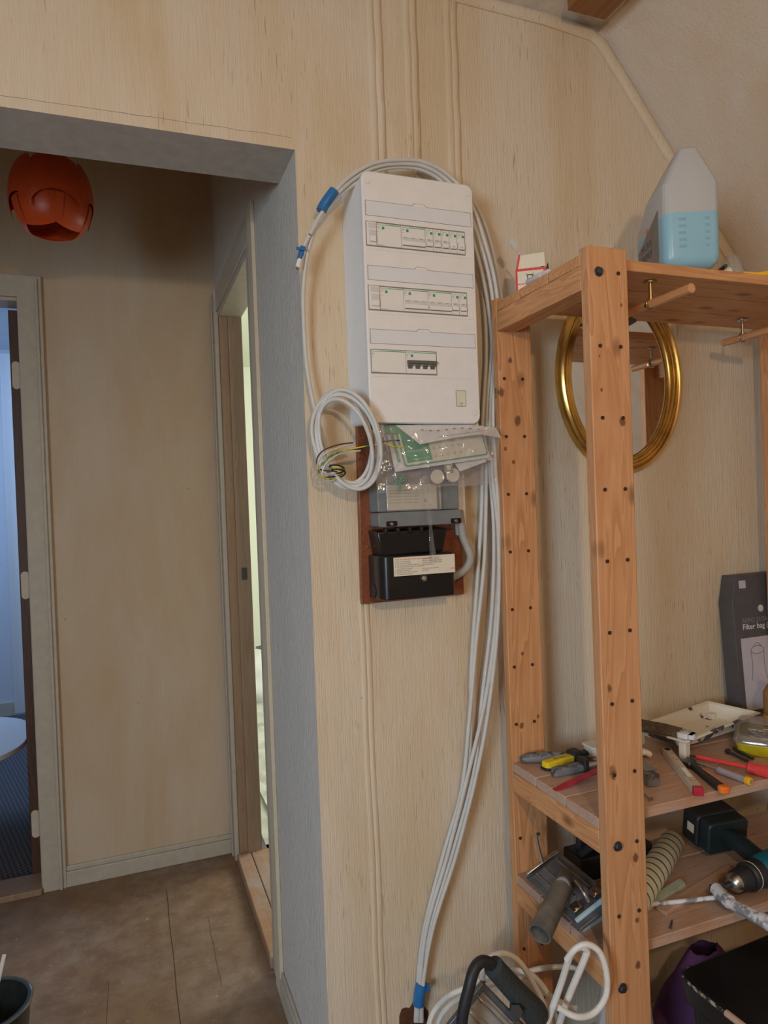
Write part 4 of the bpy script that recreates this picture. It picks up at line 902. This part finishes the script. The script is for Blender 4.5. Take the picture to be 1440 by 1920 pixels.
# paint tray
A = at(1318, 1320, 'z', .79); B = at(1427, 1340, 'z', .79); Cc = at(1287, 1397, 'z', .79)
bx = Vector((B.x-A.x, B.y-A.y, 0))
xa = Vector((Cc.x-B.x, Cc.y-B.y, 0)).normalized(); ln = (Cc-B).length; ya = Vector((xa.y, -xa.x, 0))
if ya.dot(A-B) < 0: ya = -ya
xa = -xa
org = Vector((Cc.x, Cc.y, T2)); wd = .225
mt = Matrix(((xa.x, ya.x, 0, org.x), (xa.y, ya.y, 0, org.y), (0, 0, 1, T2), (0, 0, 0, 1)))
ln = max(ln, .29); wd = min(abs((A-B).dot(ya)), .21)
TR = thing('paint_tray', 'cream plastic paint tray spattered with dark paint', 'paint tray', mt=mt)
secs = lambda ins, z0, z1: [(ins, ins, z0), (ln-ins, ins, z1), (ln-ins, wd-ins, z1), (ins, wd-ins, z0)]
bm = BM(); rg = []
for ins, z0, z1 in ((0, .040, .040), (.006, .042, .042), (.012, .038, .038), (.020, .024, .010), (.024, .022, .008)): rg.append([bm.verts.new(p) for p in secs(ins, z0, z1)])
for a, b_ in zip(rg, rg[1:]):
    for k in range(4): bm.faces.new((a[k], a[(k+1) % 4], b_[(k+1) % 4], b_[k]))
bm.faces.new(rg[-1]); fs = bm.faces[:]; bmesh.ops.recalc_face_normals(bm, faces=fs); bmesh.ops.solidify(bm, geom=fs, thickness=.0025); obj('pan', bm, 'tray', TR, .001)
for x, y in ((.012, .012), (.012, wd-.012), (ln-.03, .03), (ln-.03, wd-.03)):
    bm = BM(); box(bm, x-.007, x+.012, y-.006, y+.010, 0, .036 if x < .1 else .02); obj('foot', bm, 'tray', TR, .002)
# brush lying on the tray
p0, p1 = at(1205, 1360, 'z', .802), at(1302, 1381, 'z', .802)
mt, ln = lay(p0, p1, .802); t = thing('paint_brush', 'wide stiff paint brush with dark bristles resting on the tray', 'brush', mt=mt)
bm = BM(); rr = random.Random(5)
for k in range(90):
    y = (rr.random()-.5)*.034; z = (rr.random()-.5)*.014; d = rr.random()*.02
    tube(bm, [(ln*.72, y*.9, z), (ln*.35, y*1.1+.002*rr.random(), z*1.1), (-.02-d, y*1.35+.004*(rr.random()-.5), z*1.2-.003)], [.0016, .0014, .0008], 4)
br = obj('bristles', bm, 'bristle', t); br['kind'] = 'stuff'
bm = BM(); prism(bm, rrect(ln*.72, ln*.92, -.016, .016, .004), -.006, .006); obj('ferrule', bm, 'smear', t, .002)
bm = BM(); prism(bm, rrect(ln*.90, ln*1.02, -.012, .012, .009), -.005, .005); obj('handle', bm, 'smear', t, .003)
# yellow container
p = at(1364, 1392, 'z', T2); mt = Matrix.Translation((1.262, 1.045, T2)) @ Matrix.Rotation(R_(40), 4, 'Z')
t = thing('screw_box', 'clear lidded box with yellow contents right of the paint tray', 'storage box', mt=mt)
bm = BM(); loft(bm, [ringpts(.006, .154, .006, .094, .014, 0), ringpts(0, .16, 0, .10, .016, .026)]); obj('yellow_base', bm, plain('yellow_box', (.66, .55, .02), .3, trans=.25), t, .002)
bm = BM(); loft(bm, [ringpts(-.003, .163, -.003, .103, .018, .026), ringpts(-.003, .163, -.003, .103, .018, .031), ringpts(.004, .156, .004, .096, .015, .043), ringpts(.012, .148, .012, .088, .012, .045)]); obj('clear_lid', bm, 'clear', t, .001)
bm = BM(); rr = random.Random(9)
for k in range(16): cyl(bm, (.02+.12*rr.random(), .02+.06*rr.random(), .029), (.02+.12*rr.random(), .02+.06*rr.random(), .031), .0018, seg=6)
obj('screws_inside', bm, 'steel', t)
# filter bag box
fb = Vector((1.452, 1.335, T2)); lean = R_(5)
BX = thing('filter_bag_box', 'tall dark grey vacuum filter bag carton leaning on the wall', 'carton', mt=Matrix.Translation((1.418, 1.30, T2)) @ Matrix.Rotation(R_(0), 4, 'Z') @ Matrix.Rotation(R_(-4), 4, 'X') @ Matrix.Rotation(math.pi/2, 4, 'X'))
hb = at(1391, 1120, 'y', 1.32); hh = at(1410, 1075, 'y', 1.33).z-T2; h2 = at(1388, 1130, 'y', 1.315).z-T2
bm = BM(); prism(bm, [(0, 0), (.24, 0), (.24, h2), (.222, hh), (.018, hh), (0, h2)], -.045, -.001); obj('carton_body', bm, 'cardgrey', BX, .001)
bm = BM(); box(bm, .0165, .235, .012, h2*.68, -.001, -.0004); obj('picture_panel', bm, 'lav', BX, label='pale printed picture panel')
bm = BM(); box(bm, .026, .048, hh-.034, hh-.014, -.001, -.0003); obj('tear_patch', bm, 'lav', BX)
bm = BM(); text(bm, 'AERO 21/26/31', .0165, .026, h2*.815, -.0008); obj('model_line', bm, plain('grey_print', (.25, .24, .25), .6, var=0), BX)
bm = BM(); text(bm, 'Filter bag (5 pcs)', .020, .026, h2*.755, -.0008); obj('white_print', bm, 'paper', BX)
bm = BM(); prism(bm, circ(.092, h2*.93, .009), -.001, -.0004); obj('round_emblem', bm, 'mint', BX)
bm = BM(); tube(bm, [(.068+.022*math.cos(a), .16+.010*math.sin(a), -.0003) for a in [2*math.pi*i/20 for i in range(20)]], .0007, 5, True)
for s in (-1, 1): tube(bm, spline([(.068+s*.022, .158, -.0003), (.068+s*.020, .12, -.0003), (.068+s*.026, .085, -.0003)]), .0007, 5)
tube(bm, spline([(.055, .168, -.0003), (.068, .178, -.0003), (.082, .168, -.0003)]), .0007, 5)
obj('vacuum_drawing', bm, 'dgrey', BX)
# brown bottle
c = Vector((1.405, 1.215, T2)); c = at(1452, 1350, 'z', T2); 
t = thing('brown_bottle', 'brown plastic bottle at the right edge in front of the carton', 'bottle', (1.418, 1.20, T2))
bm = BM(); lathe(bm, [(.028, 0), (.030, .004), (.030, .085), (.022, .102), (.012, .108), (.012, .112)], 28); obj('bottle_body', bm, 'kraft', t)
bm = BM(); lathe(bm, [(.0145, .11), (.0145, .128), (.013, .13)], 24); obj('cap', bm, plain('cap_brown', (.12, .05, .02), .5), t)
bm = BM(); lathe(bm, [(.0304, .008), (.0304, .034)], 28); obj('label_band', bm, 'dyellow', t)

# ================================================================ THIRD SHELF THINGS
T3 = .515
# sanding pad plate with suction tube
O = at(985, 1645, 'z', .55); Bp = at(1088, 1742, 'z', .55); Tp = at(1042, 1592, 'z', .585)
xa = (Bp-O).normalized(); ya = (Tp-O); ya = (ya-xa*ya.dot(xa)); wd = ya.length; ya.normalize(); za = xa.cross(ya).normalized()
if za.z < 0: za = -za
mt = Matrix(((xa.x, ya.x, za.x, O.x), (xa.y, ya.y, za.y, O.y), (xa.z, ya.z, za.z, O.z), (0, 0, 0, 1)))
ln = (Bp-O).length
SD = thing('drywall_sander', 'dusty grey drywall sanding head with clamps and a hose stub', 'sander', mt=mt)
bm = BM(); prism(bm, rrect(0, ln, 0, wd, .004), -.006, 0); obj('base_plate', bm, 'sanderg', SD, .0015)
bm = BM(); prism(bm, [(.012, .010), (ln-.05, .010), (ln-.05, wd-.012), (.012, wd-.012)], 0, .007, None, [(.02, .02), (ln-.06, .02), (ln-.06, wd-.022), (.02, wd-.022)]); obj('raised_deck', bm, 'sanderg', SD, .002)
bm = BM()
for y in (.018, wd*.42, wd-.02): box(bm, .02, ln-.055, y-.0012, y+.0012, .003, .0095)
obj('deck_rib', bm, 'steel', SD, .0006)
bm = BM(); box(bm, 0, .008, .004, wd-.004, 0, .010); obj('end_clamp', bm, 'steel', SD, .002)
for y in (.022, wd-.02):
    bm = BM(); box(bm, ln-.048, ln-.028, y-.010, y+.010, 0, .009); cl = obj('latch', bm, 'steel', SD, .001)
    bm = BM(); lathe(bm, [(.0055, .009), (.0055, .011), (.003, .0105)], 16, Matrix.Translation((ln-.036, y, 0))); obj('latch_screw', bm, 'brass', cl)
bm = BM(); box(bm, ln-.020, ln-.013, .004, wd-.004, 0, .006); obj('edge_strip', bm, 'cyanp', SD, .001)
bm = BM(); tube(bm, spline([(ln*.62, wd*.60, .020), (ln*.80, wd*.52, .026), (ln*.86, wd*.50, .010)]), .0042, 10); obj('lever', bm, 'steel', SD)
bm = BM(); tube(bm, spline([(.006, wd*.5, .008), (-.012, wd*.62, .026), (-.030, wd*.78, .045)]), .0035, 10); obj('wing_lever', bm, 'steel', SD)
a, b_ = at(1058, 1655, 'z', .59), at(1012, 1752, 'z', .555)
bm = BM(); rw = along(a, b_); Lh = (b_-a).length
lathe(bm, [(.014, 0), (.018, .008), (.0185, Lh*.5), (.0195, Lh*.52), (.0205, Lh), (.0175, Lh), (.016, Lh*.6), (.0, Lh*.55)], 26, rw); obj('hose_stub', bm, 'tubeg', SD, world=True, ang=50)
bm = BM(); cyl(bm, at(1060, 1640, 'z', .575), at(1055, 1658, 'z', .597), .013, seg=16); obj('swivel_joint', bm, 'tubeg', SD, .002, world=True)
t = thing('blue_cloth_pad', 'pale blue pad peeping out under the sanding head', 'pad', at(1112, 1735, 'z', T3)); bm = BM(); prism(bm, [(-.03, -.012), (.035, .008), (.05, .05), (-.01, .05)], 0, .006); obj('pad', bm, 'cyanp', t, .001)
# black hand sander behind
t = thing('grout_float', 'black hand tool standing behind the sanding head', 'hand tool', (.93, 1.235, T3))
bm = BM(); box(bm, -.075, .11, -.035, .03, 0, .05); prism(bm, [(-.06, .05), (.0, .05), (-.022, .10), (-.055, .122)], -.008, .008, XZ); obj('body', bm, 'rubber', t, .004)
bm = BM(); tube(bm, spline([(-.07, -.02, .05), (-.03, -.02, .066), (.04, -.02, .068), (.08, -.02, .05)]), .009, 12); obj('handle', bm, 'rubber', t)
# paint roller sleeve
p0, p1 = at(1190, 1690, 'z', T3+.028), at(1262, 1578, 'z', T3+.028)
mt = Matrix.Translation(p0) @ (p1-p0).to_track_quat('X', 'Z').to_matrix().to_4x4(); Lr = (p1-p0).length
t = thing('paint_roller_sleeve', 'cream paint roller sleeve with dark green stripes beside the front post', 'paint roller', mt=mt)
bm = BM(); lathe(bm, [(.008, -.002), (.022, 0), (.0265, .006), (.0270, Lr*.5), (.0265, Lr-.006), (.021, Lr), (.008, Lr+.001)], 32, Matrix.Rotation(math.pi/2, 4, 'Y')); obj('fleece', bm, 'roller', t, ang=60)
bm = BM(); cyl(bm, (Lr, 0, 0), (Lr+.003, 0, 0), .009, seg=16); obj('core', bm, 'cream', t)
# drill
bp = at(1330, 1560, 'z', T3+.05); 
Dr = Matrix.Translation((1.165, 1.185, T3+.03)) @ Matrix.Rotation(R_(0), 4, 'Z')
def L3(u, v, z): return at(u, v, 'z', z)
chk0, chk1 = L3(1372, 1657, T3+.036), L3(1440, 1628, T3+.036)
bat = L3(1352, 1556, T3+.055)
DRL = thing('cordless_drill', 'dark green cordless drill lying with its battery towards the wall', 'drill', (bat.x, bat.y, T3))
ax_ = (chk1-chk0).normalized()
rw = along(chk0, chk1)
bm = BM(); cyl(bm, chk0-ax_*.022, chk0, .005, .007, 12); obj('chuck_jaws', bm, 'dsteel', DRL, world=True)
bm = BM(); lathe(bm, [(.007, -.004), (.013, 0), (.0185, .008), (.0185, .012)], 24, rw); obj('chuck_collar', bm, 'steel', DRL, world=True)
bm = BM(); lathe(bm, [(.0185, .011), (.0215, .016), (.0225, .042), (.020, .044)], 28, rw); obj('chuck_sleeve', bm, 'rubber', DRL, world=True)
bm = BM(); lathe(bm, [(.024, .044), (.0275, .048), (.0275, .078), (.025, .080)], 28, rw); obj('torque_ring', bm, 'rubber', DRL, world=True)
bm = BM(); lathe(bm, [(.0278, .055), (.0278, .0565)], 28, rw); obj('ring_mark', bm, 'paper', DRL, world=True)
bm = BM(); lathe(bm, [(.026, .080), (.031, .090), (.032, .16), (.026, .18), (.01, .184)], 28, rw); obj('motor_housing', bm, 'teal', DRL, world=True)
hd = chk0+ax_*.115; bt = Vector((bat.x, bat.y, T3+.052))
mid1 = hd.lerp(bt, .35)+Vector((0, 0, .002)); mid2 = hd.lerp(bt, .65)+Vector((0, 0, .004))
bm = BM(); tube(bm, spline([hd, mid1, mid2, hd.lerp(bt, .85)], 5), .0195, 16)
obj('grip', bm, 'drill', DRL, world=True)
zb = (bt-hd).normalized(); yb_ = Vector((0, 0, 1)); xb = yb_.cross(zb).normalized(); yb_ = zb.cross(xb)
bmx = Matrix(((xb.x, yb_.x, zb.x, bt.x), (xb.y, yb_.y, zb.y, bt.y), (xb.z, yb_.z, zb.z, bt.z), (0, 0, 0, 1)))
bm = BM(); prism(bm, rrect(-.052, .052, -.036, .036, .012), -.022, .010, bmx, ); obj('battery_shoe', bm, 'drill', DRL, .004, world=True)
bm = BM(); prism(bm, rrect(-.055, .055, -.040, .038, .014), .011, .058, bmx); bt_o = obj('battery', bm, 'rubber', DRL, .004, world=True)
nl = L3(1311, 1556, T3+.06); 
bm = BM(); prism(bm, rrect(.0555, .0562, -.008, .012, .0002), .020, .040, bmx); prism(bm, rrect(-.0562, -.0555, -.010, .010, .0002), .022, .040, bmx); obj('rating_label', bm, 'sticker', bt_o, world=True)
# brush-frame wrench, painted rod
a, b_ = L3(1180, 1700, T3+.008), L3(1345, 1683, T3+.012)
t = thing('roller_frame', 'thin steel roller frame rod smeared with white paint', 'roller frame', a)
bm = BM(); tube(bm, spline([a, a.lerp(b_, .5), b_, b_+Vector((.012, -.012, .0)), b_+Vector((.010, -.028, -.004))]), .0042, 10); obj('rod', bm, 'smear', t, world=True)
a, m_, b_ = L3(1346, 1668, T3+.022), L3(1362, 1690, T3+.026), L3(1455, 1738, T3+.035)
t = thing('painted_hammer', 'paint-covered handle tool reaching in from the right edge', 'hand tool', m_)
bm = BM(); tube(bm, [m_, m_.lerp(b_, .3), b_, b_+(b_-m_)*.6], [.0085, .010, .014, .016], 14); obj('handle', bm, 'smear', t, world=True)
bm = BM(); tube(bm, spline([a+Vector((-.004, 0, .002)), a.lerp(m_, .5), m_+Vector((.004, -.004, 0))]), .0125, 12)
obj('head', bm, 'smear', t, world=True)
bm = BM(); cyl(bm, a+Vector((-.012, .006, 0)), a+Vector((0, 0, 0)), .009, seg=14); obj('socket', bm, 'dsteel', t, world=True)
for (p, q, w_, m__, lb) in (((1195, 1712), (1282, 1655), .020, 'mint', 'pale green painted wood strip lying behind the steel rod'), ((1190, 1680), (1262, 1622), .016, 'mint', 'pale green painted wood strip under the roller sleeve'), ((1240, 1712), (1372, 1630), .022, 'pxd', 'thin bare wooden strip lying on the boards by the drill')):
    mt, ln = lay(L3(*p, T3), L3(*q, T3), T3); t = thing('wood_strip', lb, 'wood strip', mt=mt); bm = BM(); prism(bm, [(0, -w_/2), (ln-.01, -w_/2), (ln, w_/4), (ln-.005, w_/2), (0, w_/2)], 0, .006); obj('strip', bm, m__, t, .0008)
mt, ln = lay(L3(1257, 1742, T3), L3(1260, 1728, T3), T3+.002); t = thing('wood_screw', 'single brown screw lying on the lowest visible board', 'screw', mt=mt)
bm = BM(); lathe(bm, [(.0035, 0), (.0018, .004), (.0018, .022), (.0003, .028)], 10, Matrix.Rotation(math.pi/2, 4, 'Y')); obj('shank', bm, 'dsteel', t)

# ================================================================ FLOOR THINGS UNDER THE SHELF
# work light
WL = thing('work_light', 'grey floodlight work lamp with black bent stand and foam grip', 'work lamp', (.63, 1.06, 0))
def W(u, v, y): return at(u, v, 'y', y)
w0 = W(866, 1915, 1.0)
bm = BM(); tube(bm, spline([Vector((w0.x-.03, 1.00, .012)), w0+Vector((-.008, 0, -.10)), w0, W(880, 1850, 1.0), W(889, 1818, 1.005), W(903, 1803, 1.01), W(920, 1806, 1.015)]), .0095, 14); tube(bm, spline([W(920, 1806, 1.015), W(950, 1850, 1.02), W(1010, 1915, 1.03), Vector((.73, 1.04, .25)), Vector((.76, 1.06, .012))]), .0095, 14); obj('stand', bm, 'rubber', WL, world=True)
bm = BM(); rw = along(W(925, 1812, 1.016), W(1008, 1905, 1.03)); Lg = (W(1008, 1905, 1.03)-W(925, 1812, 1.016)).length
lathe(bm, [(.010, -.004), (.0175, 0), (.0185, Lg*.5), (.0225, Lg*.93), (.020, Lg+.002), (.010, Lg+.003)], 20, rw); obj('foam_grip', bm, 'foam', WL, world=True, ang=50)
q0, q1, q2, q3 = W(905, 1842, 1.06), W(985, 1925, 1.03), W(930, 2010, 1.03), W(855, 1925, 1.06)
xa = (q1-q0).normalized(); ya = (q3-q0); ya = (ya-xa*ya.dot(xa)).normalized(); za = xa.cross(ya)
if za.y > 0: za = -za
mt = Matrix(((xa.x, ya.x, za.x, q0.x), (xa.y, ya.y, za.y, q0.y), (xa.z, ya.z, za.z, q0.z), (0, 0, 0, 1)))
def tb(bm): bmesh.ops.transform(bm, matrix=mt, verts=bm.verts); return bm
LW, LH = .15, .12
bm = BM(); loft(bm, [[(.03, .03, -.06), (LW-.03, .03, -.06), (LW-.03, LH-.03, -.06), (.03, LH-.03, -.06)], [(0, 0, -.01), (LW, 0, -.01), (LW, LH, -.01), (0, LH, -.01)], [(0, 0, 0), (LW, 0, 0), (LW, LH, 0), (0, LH, 0)]]); obj('lamp_housing', tb(bm), 'sanderg', WL, .002, world=True)
bm = BM(); box(bm, .010, LW-.010, .010, LH-.010, 0, .002); obj('glass_panel', tb(bm), plain('lamp_glass', (.30, .28, .25), .12), WL, world=True)
bm = BM()
for k in range(4): tube(bm, spline([(.006, .02+k*.026, .002), (.02, .02+k*.026, .014), (LW-.02, .02+k*.026, .014), (LW-.006, .02+k*.026, .002)]), .0013, 6)
tube(bm, [(LW/2, .006, .014), (LW/2, LH-.006, .014)], .0013, 6); obj('wire_guard', tb(bm), 'steel', WL, world=True)
bm = BM(); cyl(bm, W(963, 1884, 1.03), W(966, 1893, 1.012), .007, seg=10); cyl(bm, W(966, 1893, 1.012), W(968, 1897, 1.0), .011, seg=6); obj('clamp_knob', bm, 'rubber', WL, world=True)
def cab(pts, r, mat, lb, grp=None, nm='flex_cable'):
    bm = BM(); P_ = [at(u, v, 'y', y) for u, v, y in pts]; tube(bm, spline(P_, 7), r, 10)
    o = obj(nm, bm, mat); tag(o, lb, 'cable', grp); return o
cab([(906, 1842, 1.07), (905, 1825, 1.08), (915, 1798, 1.09), (945, 1788, 1.08), (975, 1805, 1.07), (1003, 1850, 1.06), (1022, 1890, 1.05), (1030, 1935, 1.05), (1000, 2010, 1.06)], .0052, 'cablew', 'white flex arching over the foam grip of the work lamp')
cab([(802, 1935, 1.20), (812, 1900, 1.20), (840, 1868, 1.20), (880, 1850, 1.19), (930, 1826, 1.17), (985, 1822, 1.12), (1022, 1855, 1.08), (1040, 1900, 1.06), (1048, 1960, 1.06)], .0052, 'cablew', 'white flex in a wide loop behind the work lamp')
cab([(815, 1940, 1.21), (830, 1900, 1.21), (870, 1866, 1.21), (920, 1846, 1.20), (980, 1840, 1.18), (1050, 1878, 1.14), (1080, 1890, 1.10)], .0050, 'cablew', 'white flex lying just inside the wide loop')
cab([(960, 1850, 1.15), (985, 1825, 1.15), (1020, 1815, 1.14), (1065, 1813, 1.12), (1090, 1818, 1.09)], .0048, 'cablew', 'white flex running right into the hanging loop')
cab([(1040, 1950, 1.04), (1062, 1880, 1.0), (1095, 1800, .975), (1100, 1782, .972), (1088, 1775, .975), (1070, 1790, 1.0), (1050, 1850, 1.02), (1010, 1960, 1.03)], .0058, 'cablew', 'doubled white flex folded up over the shelf rail')
cab([(1062, 1800, .985), (1080, 1778, .975), (1103, 1771, .966), (1126, 1788, .96), (1138, 1830, .955), (1135, 1870, .955), (1112, 1900, .96), (1080, 1906, .965), (1045, 1888, .98)], .0052, 'cablew', 'large white cable ring hanging beside the front post')
# white bag behind
t = thing('plastic_sack', 'white plastic sack slumped under the lowest shelf behind the front post', 'sack', (.93, 1.17, 0))
def sk(a, b_): th = 2*math.pi*a; r = (.06+.012*noise.noise(Vector((math.cos(th)*2, math.sin(th)*2, b_*4))))*(1-.6*b_**2); return Vector((r*math.cos(th)*1.3, r*math.sin(th), b_*.38))
bm = BM(); sheet(bm, sk, 28, 14, .001); obj('film', bm, 'white2', t, ang=40)
# purple cloth
c = at(1262, 1880, 'z', .2)
t = thing('purple_cloth_bag', 'purple cloth bundle under the shelf beside the black crate', 'cloth', (1.17, 1.20, 0))
def pc(a, b_): th = 2*math.pi*a; r = (.11+.02*noise.noise(Vector((math.cos(th)*2, math.sin(th)*2, b_*3))))*(1-.75*b_**2.2); return Vector((r*math.cos(th)*1.3, r*math.sin(th)*.8, b_*.30+.012*noise.noise(Vector((a*9, b_*5, 2)))))
bm = BM(); sheet(bm, pc, 36, 18, .001); obj('cloth', bm, 'purple', t, ang=60)
# black crate, front right
K0 = at(1272, 1815, 'y', .86); K1 = at(1440, 1920, 'y', .62); K2 = at(1340, 1782, 'y', .94)
zt = .40; k0 = at(1272, 1822, 'z', zt); k1 = at(1420, 1935, 'z', zt); k2 = at(1420, 1772, 'z', zt)
xa = Vector((k1.x-k0.x, k1.y-k0.y, 0)).normalized(); ya = Vector((-xa.y, xa.x, 0))
if ya.dot(k2-k0) < 0: ya = -ya
mt = Matrix(((xa.x, ya.x, 0, k0.x), (xa.y, ya.y, 0, k0.y), (0, 0, 1, 0), (0, 0, 0, 1)))
cwd = .30; cln = .40
CRT = thing('black_crate', 'black plastic crate with paint-chipped rim at the lower right', 'crate', mt=mt)
bm = BM(); loft(bm, [ringpts(.05, cln-.03, .03, cwd-.03, .02, 0), ringpts(.01, cln-.01, .008, cwd-.01, .025, zt-.05)]); obj('crate_body', bm, 'blackcrate', CRT, .002)
bm = BM(); loft(bm, [ringpts(0, cln, 0, cwd, .03, zt-.05), ringpts(-.006, cln+.006, -.006, cwd+.006, .03, zt-.006), ringpts(0, cln, 0, cwd, .028, zt)])
obj('crate_lid', bm, 'blackcrate', CRT, .003)
m = NT('chipped_rim'); a_ = m.noise(m.coords(obj=True), 60, 4, .7); m.col(m.mix(m.ramp(a_, [(.52, 0), (.58, 1)]), (.02, .02, .02), (.42, .38, .28))); m.b.inputs['Roughness'].default_value = .6
bm = BM(); tube(bm, spline([(cln*.3, -.0045, zt-.006), (.06, -.0045, zt-.005), (.018, -.001, zt-.004), (.0, .016, zt-.004), (-.004, .04, zt-.006)]), .0032, 8); obj('chipped_edge', bm, m.m, CRT)
bm = BM(); tube(bm, [(cln*.28, -.006, zt-.003), (cln*.55, -.006, zt-.003)], .006, 10); obj('edge_strip', bm, plain('raw_wood_pink', (.50, .34, .26), .6), CRT)
bm = BM(); box(bm, .12, .17, cwd*.55, cwd*.60, zt, zt+.008); obj('lid_catch', bm, 'blackcrate', CRT, .003)
# bucket lower left
c = at(-28, 1925, 'z', .16); 
BK = thing('paint_bucket', 'dark green-black bucket rim at the lower left corner', 'bucket', (c.x, c.y, 0))
bm = BM(); rr_ = .095
prof_ = [(.07, 0), (.078, .005), (rr_, .20), (rr_+.004, .20), (rr_+.004, .207), (rr_-.006, .207), (rr_-.008, .198), (.074, .012), (.0, .010)]
lathe(bm, prof_, 36); obj('pail', bm, plain('pail_dark', (.022, .027, .024), .18, var=.3), BK, ang=50)
bm = BM(); tube(bm, [((rr_+.003)*math.cos(a), (rr_+.003)*math.sin(a), .205) for a in [2*math.pi*i/36 for i in range(36)]], .0035, 8, True); obj('rim', bm, plain('pail_rim', (.10, .11, .10), .2), BK)
a, b_ = at(8, 1790, 'y', 1.72), at(-6, 1850, 'y', 1.68)
t = thing('stir_stick', 'pale stirring stick poking in at the left edge above the bucket', 'stick', b_); bm = BM(); cyl(bm, a, b_+(b_-a)*.8, .0045, seg=8); obj('stick', bm, 'lightgrey', t, world=True)

# ================================================================ LEFT ROOM
t = thing('white_table', 'low white round-cornered table seen through the left doorway', 'table', (-.85, 3.20, 0))
bm = BM(); prism(bm, rrect(-.55, .435, -.36, .37, .30, 10), .40, .42); obj('tabletop', bm, 'bright', t, .003)
for x, y in ((-.42, -.2), (-.42, .2)): bm = BM(); cyl(bm, (x, y, 0), (x, y, .40), .018, seg=14); obj('leg', bm, 'bright', t)
c = at(40, 1310, 'z', .12)
t = thing('white_curtain', 'pale curtain panel hanging behind the dark door leaf', 'curtain', (-.66, 4.75, .12))
bm = BM(); a = at(27, 1312, 'y', 4.75); sheet(bm, lambda p, q: Vector((a.x+p*.22+.66, .002*math.sin(p*9), q*2.2)), 20, 4, .003); obj('fabric', bm, 'bright', t, ang=60)
# ================================================================ RIGHT ROOM
t = thing('covered_furniture', 'white furniture piece under plastic seen through the right doorway slit', 'furniture', (1.0, 4.95, 0))
def cf(a, b_): th = 2*math.pi*a; n_ = noise.noise(Vector((math.cos(th)*2, math.sin(th)*2, b_*3))); r = (.40+.05*n_)*(1-.55*b_**3); return Vector((r*math.cos(th), r*.7*math.sin(th), b_*.32))
bm = BM(); sheet(bm, cf, 40, 14, .002); obj('cover', bm, 'bright', t, ang=40)
t = thing('crumpled_plastic', 'crumpled clear floor plastic in the right room', 'plastic sheet', (.8, 3.6, 0))
def cp(a, b_): return Vector(((a-.5)*.55, (b_-.5)*1.9, .012+.035*abs(noise.noise(Vector((a*6, b_*14, 0))))))
bm = BM(); sheet(bm, cp, 40, 90); obj('film', bm, 'plasticsheet', t, ang=20)
